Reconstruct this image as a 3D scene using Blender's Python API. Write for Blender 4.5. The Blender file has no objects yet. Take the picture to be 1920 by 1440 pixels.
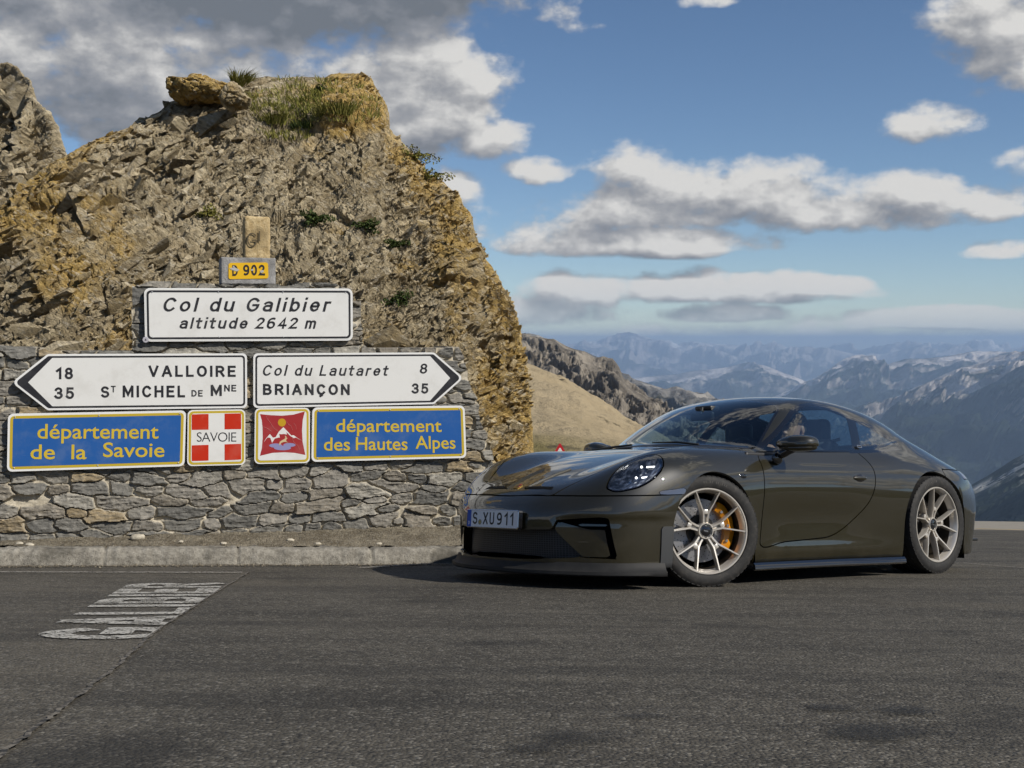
import bpy, bmesh, math, random
import numpy as np
from mathutils import Matrix, Vector
R_ = math.radians
scene = bpy.context.scene
# ------------------------------------------------------------------ camera, sky, sun, exposure
PITCH = R_(2.0)                      # the camera looks two degrees down
EYE = np.array([0, 0, 1.311])
FPX = 2300.0                         # focal length in pixels of the 1920 px wide photograph
cd = bpy.data.cameras.new('camera'); cam = bpy.data.objects.new('camera', cd)
scene.collection.objects.link(cam)
cam.location = EYE; cam.rotation_euler = (R_(90)-PITCH, 0, 0)
cd.sensor_width = 36; cd.lens = 36*FPX/1920; cd.clip_start = .05; cd.clip_end = 120000
scene.camera = cam
C2W = np.array([[1, 0, 0], [0, math.cos(PITCH), math.sin(PITCH)], [0, -math.sin(PITCH), math.cos(PITCH)]])
def at(px, py, D):                   # photograph pixel + depth -> place in the world
    return EYE+C2W @ np.array([(px-960)/FPX*D, D, -(py-720)/FPX*D])
SUN = C2W @ np.array([.677, -.41, .611]); SUN /= np.linalg.norm(SUN)
sd = bpy.data.lights.new('sun', 'SUN'); sd.energy = 4.4; sd.angle = R_(.5); sd.color = (1, .94, .85)
so = bpy.data.objects.new('sun', sd); scene.collection.objects.link(so)
so.rotation_euler = Vector(SUN).to_track_quat('Z', 'Y').to_euler()
scene.view_settings.view_transform = 'Standard'; scene.view_settings.look = 'None'
scene.view_settings.exposure = .12; scene.view_settings.gamma = 1
scene.cycles.use_denoising = True
scene.cycles.max_bounces = 10; scene.cycles.transparent_max_bounces = 16; scene.cycles.glossy_bounces = 5
scene.cycles.sample_clamp_indirect = 6; scene.cycles.caustics_reflective = False; scene.cycles.caustics_refractive = False
world = bpy.data.worlds.new('World'); scene.world = world; world.use_nodes = True

class NT:
    """small helper to write node trees as expressions"""
    def __init__(s, tree): s.t = tree
    def n(s, kind, **kw):
        nd = s.t.nodes.new(kind)
        for k, v in kw.items(): setattr(nd, k, v)
        return nd
    def put(s, sock, v):
        if isinstance(v, bpy.types.NodeSocket): s.t.links.new(v, sock)
        elif v is not None: sock.default_value = v
    def m(s, op, a, b=None, c=None, clamp=False):
        nd = s.n('ShaderNodeMath', operation=op, use_clamp=clamp)
        for i, v in enumerate((a, b, c)):
            if v is not None: s.put(nd.inputs[i], v)
        return nd.outputs[0]
    def vm(s, op, a, b=None):
        nd = s.n('ShaderNodeVectorMath', operation=op)
        s.put(nd.inputs[0], a)
        if b is not None: s.put(nd.inputs[1], b)
        return nd.outputs[0]
    def xyz(s, x, y, z):
        nd = s.n('ShaderNodeCombineXYZ')
        for i, v in enumerate((x, y, z)): s.put(nd.inputs[i], v)
        return nd.outputs[0]
    def sep(s, v):
        nd = s.n('ShaderNodeSeparateXYZ'); s.put(nd.inputs[0], v); return nd.outputs
    def noise(s, v, scale, detail=4, rough=.55, lac=2, dist=0):
        nd = s.n('ShaderNodeTexNoise'); s.put(nd.inputs['Vector'], v)
        for k, q in (('Scale', scale), ('Detail', detail), ('Roughness', rough), ('Lacunarity', lac), ('Distortion', dist)): nd.inputs[k].default_value = q
        return nd.outputs[0]
    def vor(s, v, scale, feature='F1', out=0, rnd=1):
        nd = s.n('ShaderNodeTexVoronoi', feature=feature); s.put(nd.inputs['Vector'], v)
        nd.inputs['Scale'].default_value = scale; nd.inputs['Randomness'].default_value = rnd
        return nd.outputs[out]
    def ramp(s, f, stops, interp='LINEAR'):
        nd = s.n('ShaderNodeValToRGB'); s.put(nd.inputs[0], f)
        cr = nd.color_ramp; cr.interpolation = interp
        while len(cr.elements) > len(stops): cr.elements.remove(cr.elements[-1])
        while len(cr.elements) < len(stops): cr.elements.new(.5)
        for e, (p, c) in zip(cr.elements, stops):
            e.position = p
            c = (c, c, c) if not hasattr(c, '__len__') else c
            e.color = (*c[:3], 1)
        return nd.outputs[0]
    def mix(s, f, a, b, blend='MIX'):
        nd = s.n('ShaderNodeMix', data_type='RGBA', blend_type=blend)
        s.put(nd.inputs[0], f)
        for i, v in ((6, a), (7, b)):
            if not isinstance(v, bpy.types.NodeSocket) and len(v) == 3: v = (*v, 1)
            s.put(nd.inputs[i], v)
        return nd.outputs[2]
    def mapr(s, v, a, b, c=0, d=1):
        nd = s.n('ShaderNodeMapRange', interpolation_type='SMOOTHSTEP'); s.put(nd.inputs[0], v)
        for i, q in enumerate((a, b, c, d)): nd.inputs[i+1].default_value = q
        return nd.outputs[0]

def dir_uv(px, py):                  # direction of a pixel as (azimuth, elevation)
    d = at(px, py, 1)-EYE; return math.atan2(d[0], d[1]), math.atan2(d[2], math.hypot(d[0], d[1]))
# clouds: centre pixel, half width, half height above / below the centre, weight
CLOUDS = [(300, -40, 760, 190, 150, 1.25), (830, 10, 140, 150, 60, .7), (780, 185, 190, 150, 120, 1.4), (330, 190, 520, 120, 110, .85),
          (900, 262, 110, 55, 45, .8), (60, 60, 330, 150, 130, .9), (905, 118, 75, 30, 24, .55), (1015, 322, 95, 34, 24, .75), (1760, 235, 120, 44, 34, .8), (1200, 340, 120, 70, 50, .6),
          (1350, 375, 230, 92, 46, 1.1), (1620, 395, 300, 76, 42, 1.05), (1230, 405, 260, 66, 30, .9), (1190, 462, 290, 46, 26, 1.25), (1060, 440, 140, 44, 34, .8),
          (1330, 550, 330, 48, 24, 1.1), (1090, 545, 130, 50, 40, .9), (1540, 540, 120, 30, 16, 1.2), (1350, 592, 130, 32, 16, 1.2), (1010, 590, 170, 44, 30, .9), (1790, 604, 270, 32, 16, 1.4),
          (1520, 630, 500, 30, 30, .5), (1900, 60, 150, 130, 110, .75), (1890, 310, 60, 34, 30, .5), (1890, 470, 70, 22, 18, .6), (1320, 2, 70, 20, 14, .5), (850, 350, 70, 50, 40, .8), (870, 410, 60, 50, 60, .6)]
# the sky also holds clouds outside the picture (they are mirrored in the car): azimuth, elevation, widths in radians
CLOUDS2 = [(1.62, .50, .30, .10, .07, 1.1), (1.35, .33, .22, .07, .05, 1.0), (1.85, .28, .25, .06, .05, 1.0), (1.60, .12, .35, .035, .03, .9), (2.2, .14, .3, .05, .04, .9), (.75, .42, .25, .09, .06, 1.), (1.0, .30, .35, .10, .08, .9), (1.5, .18, .4, .07, .05, .8), (2.1, .42, .5, .14, .1, .9), (2.7, .2, .4, .08, .06, .8), (-1.2, .35, .5, .16, .1, 1), (-2.0, .22, .5, .1, .06, .9), (-2.8, .5, .5, .15, .1, .8), (.3, .75, .5, .16, .14, .9), (1.3, .7, .4, .14, .1, .8)]
def sky():
    N = NT(world.node_tree); t = world.node_tree; t.nodes.clear()
    g = bpy.data.node_groups.new('cloud_density', 'ShaderNodeTree')
    g.interface.new_socket('uv', in_out='INPUT', socket_type='NodeSocketVector')
    g.interface.new_socket('d', in_out='OUTPUT', socket_type='NodeSocketFloat')
    G = NT(g); gi = G.n('NodeGroupInput'); go = G.n('NodeGroupOutput')
    uv = gi.outputs[0]; U, V, _ = G.sep(uv)
    tot = None
    el = []
    for (x, y, a, bu, bd, w) in CLOUDS:
        cu, cv = dir_uv(x, y); el.append((cu, cv, a/FPX, bu/FPX, bd/FPX, w))
    for (cu, cv, a, bu, bd, w) in el+CLOUDS2:
        du = G.m('DIVIDE', G.m('SUBTRACT', U, cu), a)
        dv = G.m('SUBTRACT', V, cv)
        dv = G.m('MAXIMUM', G.m('DIVIDE', dv, bu), G.m('DIVIDE', dv, -bd))
        r = G.m('ADD', G.m('MULTIPLY', du, du), G.m('MULTIPLY', dv, dv))
        e = G.m('MULTIPLY', G.m('SUBTRACT', 1.0, r), w)
        e = G.m('MAXIMUM', e, -1.2)
        tot = e if tot is None else G.m('SMOOTH_MAX', tot, e, .35)
    nv = G.vm('MULTIPLY', uv, (1, 1.5, 1))
    n1 = G.noise(nv, 15, 9, .53)
    n2 = G.noise(nv, 44, 7, .56)
    n = G.m('ADD', G.m('MULTIPLY', G.m('SUBTRACT', n1, .5), 2.7), G.m('MULTIPLY', G.m('SUBTRACT', n2, .5), 1.1))
    G.put(go.inputs[0], G.m('ADD', G.m('ADD', tot, n), -.18))
    # world
    tc = N.n('ShaderNodeTexCoord'); X, Y, Z = N.sep(tc.outputs['Generated'])
    U = N.m('ARCTAN2', X, Y); V = N.m('ARCSINE', N.m('MINIMUM', N.m('MAXIMUM', Z, -.999), .999))
    uv = N.xyz(U, V, 0)
    def dens(off):
        q = N.n('ShaderNodeGroup'); q.node_tree = g
        N.put(q.inputs[0], N.vm('ADD', uv, off) if off else uv); return q.outputs[0]
    d0 = dens(None); d1 = dens((.010, .016, 0))
    cover = N.mapr(d0, -.16, .50)
    hor = N.mapr(V, -.02, .05)
    cover = N.m('MULTIPLY', cover, N.m('MULTIPLY_ADD', hor, .65, .35))
    lit = N.m('MULTIPLY_ADD', N.m('SUBTRACT', d0, d1), .68, .66)
    thick = N.mapr(d0, .5, 2.6)
    lit = N.m('SUBTRACT', lit, N.m('MULTIPLY', thick, .22), clamp=True)
    for (x, y, a, b_, w) in ((560, 5, 420, 95, .55), (120, 215, 260, 90, .40), (820, -30, 160, 70, .4)):     # heavy grey bellies of the near cloud deck
        cu, cv = dir_uv(x, y); du = N.m('DIVIDE', N.m('SUBTRACT', U, cu), a/FPX); dv = N.m('DIVIDE', N.m('SUBTRACT', V, cv), b_/FPX)
        k = N.m('SUBTRACT', 1.15, N.m('ADD', N.m('MULTIPLY', du, du), N.m('MULTIPLY', dv, dv)))
        k = N.mapr(N.m('ADD', k, N.m('MULTIPLY', N.m('SUBTRACT', d0, 1.0), .25)), 0, 1.0, 0, w)
        lit = N.m('SUBTRACT', lit, k, clamp=True)
    ccol = N.ramp(lit, [(0, (.16, .18, .21)), (.35, (.25, .265, .295)), (.62, (.37, .375, .39)), (1, (.68, .67, .65))])
    sk = N.n('ShaderNodeTexSky', sky_type='NISHITA'); sk.sun_disc = False
    sk.sun_elevation = math.asin(SUN[2]); sk.sun_rotation = math.atan2(SUN[0], SUN[1]); sk.altitude = 2600; sk.air_density = 1.0; sk.dust_density = .3; sk.ozone_density = 2.2
    hs = N.n('ShaderNodeHueSaturation'); hs.inputs['Saturation'].default_value = 1.06; N.put(hs.inputs['Color'], sk.outputs[0])
    bg = N.n('ShaderNodeBackground'); N.put(bg.inputs[0], hs.outputs[0]); bg.inputs[1].default_value = .085
    bc = N.n('ShaderNodeBackground'); N.put(bc.inputs[0], ccol); bc.inputs[1].default_value = .95
    ms = N.n('ShaderNodeMixShader'); N.put(ms.inputs[0], cover); N.put(ms.inputs[1], bg.outputs[0]); N.put(ms.inputs[2], bc.outputs[0])
    out = N.n('ShaderNodeOutputWorld'); N.put(out.inputs[0], ms.outputs[0])
    world.cycles.sampling_method = 'MANUAL'; world.cycles.sample_map_resolution = 512
sky()
# ------------------------------------------------------------------ helpers
def link(o, parent=None):
    scene.collection.objects.link(o)
    if parent is not None: o.parent = parent
    return o
def tag(o, label=None, cat=None, group=None, kind=None):
    for k, v in (('label', label), ('category', cat), ('group', group), ('kind', kind)):
        if v: o[k] = v
    return o
def empty(name, loc=(0, 0, 0), M=None, label=None, cat=None, group=None):
    o = bpy.data.objects.new(name, None); o.empty_display_size = .2
    if M is not None: o.matrix_world = M
    else: o.location = loc
    link(o); return tag(o, label, cat, group)
def mesh(name, V, F, mat=None, parent=None, normals=None, smooth=False, matidx=None, attrs=None):
    me = bpy.data.meshes.new(name)
    V = np.asarray(V, np.float32)
    if isinstance(F, np.ndarray):
        k = F.shape[1]; n = len(F)
        me.vertices.add(len(V)); me.vertices.foreach_set('co', V.ravel())
        me.loops.add(n*k); me.loops.foreach_set('vertex_index', F.astype(np.int32).ravel())
        me.polygons.add(n); me.polygons.foreach_set('loop_start', np.arange(0, n*k, k, dtype=np.int32))
        me.update(calc_edges=True)
    else:
        me.from_pydata([tuple(v) for v in V.tolist()], [], [tuple(f) for f in F]); me.update()
    if attrs:
        for k, a in attrs.items():
            if a.ndim == 1:
                at_ = me.attributes.new(k, 'FLOAT', 'POINT'); at_.data.foreach_set('value', a.astype(np.float32))
            else:
                at_ = me.attributes.new(k, 'FLOAT_VECTOR', 'POINT'); at_.data.foreach_set('vector', a.astype(np.float32).ravel())
    for m_ in (mat if isinstance(mat, (list, tuple)) else [mat]):
        if m_: me.materials.append(m_)
    if matidx is not None: me.polygons.foreach_set('material_index', np.asarray(matidx, np.int32))
    if smooth or normals is not None: me.polygons.foreach_set('use_smooth', np.ones(len(me.polygons), bool))
    if not smooth and normals is None: me.shade_flat()
    if normals is not None: me.normals_split_custom_set_from_vertices(np.asarray(normals, float).tolist())
    o = bpy.data.objects.new(name, me); return link(o, parent)
class MB:
    """mesh builder: collects simple shapes into one mesh"""
    def __init__(s): s.V = []; s.F = []
    def add(s, V, F):
        b = len(s.V); s.V += [tuple(map(float, v)) for v in V]; s.F += [tuple(b+i for i in f) for f in F]; return s
    def bm(s, bm, M=None):
        if M is not None: bm.transform(M)
        bm.verts.index_update()
        s.add([v.co[:] for v in bm.verts], [[v.index for v in f.verts] for f in bm.faces]); bm.free(); return s
    def box(s, c, size, bev=0, seg=2, M=None):
        bm = bmesh.new(); bmesh.ops.create_cube(bm, size=1)
        bm.transform(Matrix.Translation(c) @ Matrix.Diagonal((*size, 1)))
        if bev: bmesh.ops.bevel(bm, geom=bm.edges[:], offset=bev, segments=seg, affect='EDGES', profile=.5)
        return s.bm(bm, M)
    def lathe(s, prof, n=32, M=None, close=False):   # profile (r, h) about the z axis
        V = []; F = []
        for i in range(n):
            a = 2*math.pi*i/n
            for r, h in prof: V.append((r*math.cos(a), r*math.sin(a), h))
        k = len(prof)
        for i in range(n):
            j = (i+1) % n
            for q in range(k if close else k-1):
                p = (q+1) % k
                F.append((i*k+q, j*k+q, j*k+p, i*k+p))
        if M is not None: V = [M @ Vector(v) for v in V]
        return s.add(V, F)
    def tube(s, pts, r, n=8, cap=True):
        pts = [Vector(p) for p in pts]; k = len(pts); rr = r if hasattr(r, '__len__') else [r]*k
        V = []; F = []; up = None
        for i, p in enumerate(pts):
            d = (pts[min(i+1, k-1)]-pts[max(i-1, 0)]).normalized()
            if up is None: up = Vector((0, 0, 1)) if abs(d.z) < .9 else Vector((1, 0, 0))
            a = d.cross(up).normalized(); b = a.cross(d).normalized(); up = b
            for j in range(n):
                t = 2*math.pi*j/n; V.append(p+(a*math.cos(t)+b*math.sin(t))*rr[i])
        for i in range(k-1):
            for j in range(n): F.append((i*n+j, i*n+(j+1) % n, (i+1)*n+(j+1) % n, (i+1)*n+j))
        if cap: F += [tuple(range(n))[::-1], tuple(range((k-1)*n, k*n))]
        return s.add(V, F)
    def ell(s, c, size, M=None, seg=20, rings=12):
        bm = bmesh.new(); bmesh.ops.create_uvsphere(bm, u_segments=seg, v_segments=rings, radius=1)
        bm.transform(Matrix.Translation(c) @ Matrix.Diagonal((*size, 1))); return s.bm(bm, M)
    def prism(s, poly, z0, z1, M=None):
        bm = bmesh.new(); vs = [bm.verts.new((p[0], p[1], z0)) for p in poly]; f = bm.faces.new(vs)
        r = bmesh.ops.extrude_face_region(bm, geom=[f])
        for v in r['geom']:
            if isinstance(v, bmesh.types.BMVert): v.co.z = z1
        bmesh.ops.recalc_face_normals(bm, faces=bm.faces[:]); return s.bm(bm, M)
    def build(s, name, mat, parent=None, smooth=False, angle=None):
        o = mesh(name, s.V, s.F, mat, parent, smooth=smooth or angle is not None)
        if angle is not None: o.data.set_sharp_from_angle(angle=R_(angle))
        return o
def sst(a, b, x):
    t = np.clip((x-a)/(b-a), 0, 1); return t*t*(3-2*t)

# ---- noise on arrays of points
def hash3(i, j, k, s=0):
    h = (i*374761393+j*668265263+k*2147483647+s*1274126177) & 0xFFFFFFFF
    h = ((h ^ (h >> 13))*1274126177) & 0xFFFFFFFF
    h = ((h ^ (h >> 16))*2246822519) & 0xFFFFFFFF
    return ((h ^ (h >> 13)) & 0xFFFFFF)/float(0xFFFFFF)
def vnoise(P, s=0):
    I = np.floor(P).astype(np.int64); f = P-I; f = f*f*f*(f*(f*6-15)+10)
    r = 0
    for a in (0, 1):
        for b in (0, 1):
            for c in (0, 1):
                w = (f[:, 0] if a else 1-f[:, 0])*(f[:, 1] if b else 1-f[:, 1])*(f[:, 2] if c else 1-f[:, 2])
                r = r+w*hash3(I[:, 0]+a, I[:, 1]+b, I[:, 2]+c, s)
    return r*2-1
ROT3 = np.array([[0, .8, .6], [-.8, .36, -.48], [-.6, -.48, .64]])
def fbm(P, octv=5, gain=.5, s=0, ridge=False):
    r = 0; a = 1; n = 0
    for o in range(octv):
        v = vnoise(P, s+o)
        if ridge: v = 1-2*np.abs(v)
        r = r+a*v; n += a; a *= gain; P = (P @ ROT3.T)*2.03+7.3
    return r/n
def worley(P, s=0, jit=1.0):          # F1, F2 distances and cell id hash / local position
    I = np.floor(P).astype(np.int64)
    n = len(P); d1 = np.full(n, 9.); d2 = np.full(n, 9.); idh = np.zeros(n); rel = np.zeros((n, 3))
    for a in (-1, 0, 1):
        for b in (-1, 0, 1):
            for c in (-1, 0, 1):
                ci, cj, ck = I[:, 0]+a, I[:, 1]+b, I[:, 2]+c
                q = np.stack([ci+.5+jit*(hash3(ci, cj, ck, s+1)-.5), cj+.5+jit*(hash3(ci, cj, ck, s+2)-.5), ck+.5+jit*(hash3(ci, cj, ck, s+3)-.5)], 1)
                v = P-q; d = np.sqrt((v*v).sum(1)); m1 = d < d1
                d2 = np.where(m1, d1, np.minimum(d2, d)); d1 = np.where(m1, d, d1)
                idh = np.where(m1, hash3(ci, cj, ck, s+4), idh); rel = np.where(m1[:, None], v, rel)
    return d1, d2, idh, rel
def sdf_poly(p, poly):               # signed distance to a closed 2-D polygon, negative inside
    poly = np.asarray(poly, float); n = len(poly); d = np.full(len(p), 1e9); ins = np.zeros(len(p), bool)
    for i in range(n):
        a = poly[i]; b = poly[(i+1) % n]; e = b-a; w = p-a
        t = np.clip((w @ e)/max(e @ e, 1e-12), 0, 1); q = w-t[:, None]*e
        d = np.minimum(d, (q*q).sum(1))
        c = (a[1] > p[:, 1]) != (b[1] > p[:, 1])
        with np.errstate(divide='ignore', invalid='ignore'):
            xx = (b[0]-a[0])*(p[:, 1]-a[1])/(b[1]-a[1])+a[0]
        ins ^= c & (p[:, 0] < xx)
    return np.where(ins, -1, 1)*np.sqrt(d)
def smooth_poly(poly, n=8):          # closed Catmull-Rom through the points
    P = np.asarray(poly, float); k = len(P); out = []
    for i in range(k):
        p0, p1, p2, p3 = P[i-1], P[i], P[(i+1) % k], P[(i+2) % k]
        for j in range(n):
            t = j/n
            out.append(.5*((2*p1)+(-p0+p2)*t+(2*p0-5*p1+4*p2-p3)*t*t+(-p0+3*p1-3*p2+p3)*t**3))
    return np.array(out)
def rpoly(x0, y0, x1, y1, r, n=5):
    o = []
    for cx, cy, a in ((x1-r, y1-r, 0), (x0+r, y1-r, 90), (x0+r, y0+r, 180), (x1-r, y0+r, 270)):
        for i in range(n+1):
            t = R_(a+90*i/n); o.append((cx+r*math.cos(t), cy+r*math.sin(t)))
    return o
def round_poly(poly, rad, n=6):      # polygon with rounded corners
    P = [Vector(p) for p in poly]; k = len(P); out = []
    rad = rad if hasattr(rad, '__len__') else [rad]*k
    for i in range(k):
        a = (P[i-1]-P[i]).normalized(); b = (P[(i+1) % k]-P[i]).normalized()
        ang = a.angle(b); l = rad[i]/math.tan(ang/2); p = P[i]+a*l; q = P[i]+b*l
        c = P[i]+(a+b).normalized()*(rad[i]/math.sin(ang/2))
        t0 = math.atan2(p.y-c.y, p.x-c.x); t1 = math.atan2(q.y-c.y, q.x-c.x)
        d = (t1-t0+math.pi) % (2*math.pi)-math.pi
        for j in range(n+1):
            t = t0+d*j/n; out.append((c.x+rad[i]*math.cos(t), c.y+rad[i]*math.sin(t)))
    return out
def clip(V, T, s):                   # keep the part of a triangle mesh where s <= 0
    ins = s <= 0; c = ins[T].sum(1)
    keep = T[c == 3]
    newV = [V]; base = len(V); out = [keep]
    edges = {}; add = []
    def cut(i, j):
        nonlocal base
        k = (i, j) if i < j else (j, i)
        if k not in edges:
            a = s[k[0]]/(s[k[0]]-s[k[1]]); add.append(V[k[0]]*(1-a)+V[k[1]]*a); edges[k] = base; base += 1
        return edges[k]
    ex = []
    for t in T[(c == 1) | (c == 2)]:
        m = ins[t]
        if m.sum() == 1:
            r = int(np.argmax(m)); a, b, d = t[r], t[(r+1) % 3], t[(r+2) % 3]
            ex.append((a, cut(a, b), cut(a, d)))
        else:
            r = int(np.argmin(m)); a, b, d = t[r], t[(r+1) % 3], t[(r+2) % 3]
            x, y = cut(a, b), cut(a, d)
            ex += [(x, b, d), (x, d, y)]
    T2 = np.concatenate([keep, np.array(ex, int).reshape(-1, 3)])
    V2 = np.concatenate([V, np.array(add).reshape(-1, 3)])
    u, inv = np.unique(T2, return_inverse=True)
    return V2[u], inv.reshape(-1, 3)
# ---- materials
def mat(name, color=None, rough=.6, metal=0, coat=0, spec=.5, fn=None, **kw):
    m = bpy.data.materials.new(name); m.use_nodes = True
    t = m.node_tree; b = t.nodes['Principled BSDF']; N = NT(t)
    if color is not None: b.inputs['Base Color'].default_value = (*color, 1)
    b.inputs['Roughness'].default_value = rough; b.inputs['Metallic'].default_value = metal
    b.inputs['Coat Weight'].default_value = coat; b.inputs['Coat Roughness'].default_value = .015; b.inputs['Specular IOR Level'].default_value = spec
    for k, v in kw.items(): b.inputs[k.replace('_', ' ')].default_value = v
    if fn: fn(N, b, t.nodes['Material Output'])
    return m
def obj_co(N): return N.n('ShaderNodeTexCoord').outputs['Object']
def bump(N, b, h, strength=.5, dist=.01):
    nd = N.n('ShaderNodeBump'); nd.inputs['Strength'].default_value = strength; nd.inputs['Distance'].default_value = dist
    N.put(nd.inputs['Height'], h); N.put(b.inputs['Normal'], nd.outputs[0])
def textmesh(s, size=1, bold=0, shear=0, track=1, sx=1, align='LEFT', ext=0):
    c = bpy.data.curves.new('lettering', 'FONT'); c.body = s; c.size = size; c.offset = bold; c.shear = shear
    c.space_character = track; c.align_x = align; c.extrude = ext; c.resolution_u = 4; c.fill_mode = 'FRONT' if ext == 0 else 'BOTH'
    o = bpy.data.objects.new('lettering', c); scene.collection.objects.link(o)
    dg = bpy.context.evaluated_depsgraph_get(); me = bpy.data.meshes.new_from_object(o.evaluated_get(dg))
    V = np.array([v.co[:] for v in me.vertices]).reshape(-1, 3); F = [tuple(p.vertices) for p in me.polygons]
    bpy.data.objects.remove(o); bpy.data.curves.remove(c); bpy.data.meshes.remove(me)
    V[:, 0] *= sx
    return V, F
# ------------------------------------------------------------------ stroke alphabet for road signs, plates and road markings
def _arc(cx, cy, rx, ry, a0, a1, n=None):
    n = n or max(4, int(abs(a1-a0)/12)); return [(cx+rx*math.cos(R_(a0+(a1-a0)*i/n)), cy+ry*math.sin(R_(a0+(a1-a0)*i/n))) for i in range(n+1)]
def _L(*p): return list(p)
X_ = .70                              # x-height
def _bowl(x0, x1, y0, y1): return _arc((x0+x1)/2, (y0+y1)/2, (x1-x0)/2, (y1-y0)/2, 90, 450, 28)
def _o(w, y1): return _bowl(0, w, 0, y1)
GLY = {                               # glyph: (advance, strokes); x from 0, heights in cap units
 'A': (.62, [_L((0, 0), (.28, 1)), _L((.34, 1), (.62, 0)), _L((.11, .30), (.51, .30))]),
 'B': (.54, [_L((0, 0), (0, 1)), _L((0, 1), (.26, 1))+_arc(.26, .76, .22, .24, 90, -90)+_L((0, .52)), _L((.24, .52))+_arc(.28, .26, .26, .26, 90, -90)+_L((0, 0))]),
 'C': (.56, [_arc(.30, .5, .30, .5, 42, 318, 24)]),
 'D': (.56, [_L((0, 0), (0, 1)), _L((0, 1), (.22, 1))+_arc(.22, .5, .34, .5, 90, -90, 16)+_L((0, 0))]),
 'E': (.46, [_L((.46, 1), (0, 1), (0, 0), (.46, 0)), _L((0, .52), (.40, .52))]),
 'G': (.60, [_arc(.31, .5, .31, .5, 42, 335, 26)+_L((.60, .46), (.33, .46))]),
 'H': (.54, [_L((0, 0), (0, 1)), _L((.54, 0), (.54, 1)), _L((0, .52), (.54, .52))]),
 'I': (.0, [_L((0, 0), (0, 1))]),
 'L': (.42, [_L((0, 1), (0, 0), (.42, 0))]),
 'M': (.68, [_L((0, 0), (0, 1)), _L((.03, 1), (.34, .18), (.65, 1)), _L((.68, 1), (.68, 0))]),
 'N': (.56, [_L((0, 0), (0, 1)), _L((.02, 1), (.54, 0)), _L((.56, 0), (.56, 1))]),
 'O': (.62, [_o(.62, 1)]),
 'R': (.54, [_L((0, 0), (0, 1)), _L((0, 1), (.26, 1))+_arc(.26, .74, .26, .26, 90, -90)+_L((0, .48)), _L((.28, .48), (.54, 0))]),
 'S': (.50, [_arc(.25, .75, .24, .25, 30, 250, 18)+_arc(.25, .25, .26, .26, 75, -150, 18)]),
 'T': (.54, [_L((0, 1), (.54, 1)), _L((.27, 1), (.27, 0))]),
 'U': (.50, [_L((0, 1))+_arc(.25, .26, .25, .26, 180, 360, 14)+_L((.50, 1))]),
 'V': (.60, [_L((0, 1), (.28, 0)), _L((.32, 0), (.60, 1))]),
 'X': (.54, [_L((0, 1), (.54, 0)), _L((0, 0), (.54, 1))]),
 '0': (.46, [_bowl(0, .46, 0, 1)]),
 '1': (.24, [_L((0, .76), (.24, 1), (.24, 0))]),
 '2': (.46, [_arc(.23, .76, .22, .24, 165, -25, 16)+_L((.0, 0), (.48, 0))]),
 '3': (.46, [_arc(.22, .76, .21, .24, 160, -90, 18), _arc(.21, .26, .25, .26, 90, -155, 18)]),
 '4': (.50, [_L((.36, 0), (.36, 1), (0, .26), (.52, .26))]),
 '5': (.46, [_L((.42, 1), (.06, 1), (.03, .52))+_arc(.21, .32, .25, .32, 118, -150, 18)]),
 '6': (.48, [_arc(.30, .62, .30, .38, 70, 180, 10)+_L((0, .32)), _bowl(0, .48, 0, .60)]),
 '8': (.46, [_bowl(.03, .43, .52, 1), _bowl(0, .46, 0, .52)]),
 '9': (.48, [_arc(.18, .38, .30, .38, 250, 360, 10)+_L((.48, .68)), _bowl(0, .48, .40, 1)]),
 'a': (.42, [_arc(.21, .50, .21, .20, 150, 0, 10)+_L((.42, 0)), _L((.42, .40), (.20, .40))+_arc(.18, .20, .18, .20, 90, 270, 12)+_arc(.22, .20, .20, .20, 270, 360, 6)]),
 'b': (.42, [_L((0, 0), (0, 1)), _bowl(0, .44, 0, X_)]),
 'd': (.44, [_L((.44, 0), (.44, 1)), _bowl(0, .44, 0, X_)]),
 'e': (.44, [_L((0, .36), (.44, .36))+_arc(.22, .35, .22, .35, 0, 315, 24)]),
 'i': (.0, [_L((0, 0), (0, .665)), _L((0, 1.025), (0, 1.035))]),
 'l': (.0, [_L((0, 0), (0, 1))]),
 'm': (.66, [_L((0, 0), (0, X_)), _L((0, .46))+_arc(.165, .50, .165, .20, 180, 0, 10)+_L((.33, 0)), _L((.33, .46))+_arc(.495, .50, .165, .20, 180, 0, 10)+_L((.66, 0))]),
 'o': (.46, [_bowl(0, .46, 0, X_)]),
 'r': (.24, [_L((0, 0), (0, X_)), _L((0, .44))+_arc(.20, .48, .20, .22, 180, 75, 8)]),
 't': (.26, [_L((.09, .96))+_L((.09, .16))+_arc(.21, .14, .12, .14, 180, 290, 8), _L((-.06, X_), (.26, X_))]),
 'u': (.42, [_L((0, X_))+_arc(.20, .21, .20, .21, 180, 330, 10)+_L((.42, .34)), _L((.42, X_), (.42, 0))]),
}
GLY['Ç'] = (.56, GLY['C'][1]+[_L((.30, -.06), (.34, -.16), (.24, -.24))])
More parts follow.
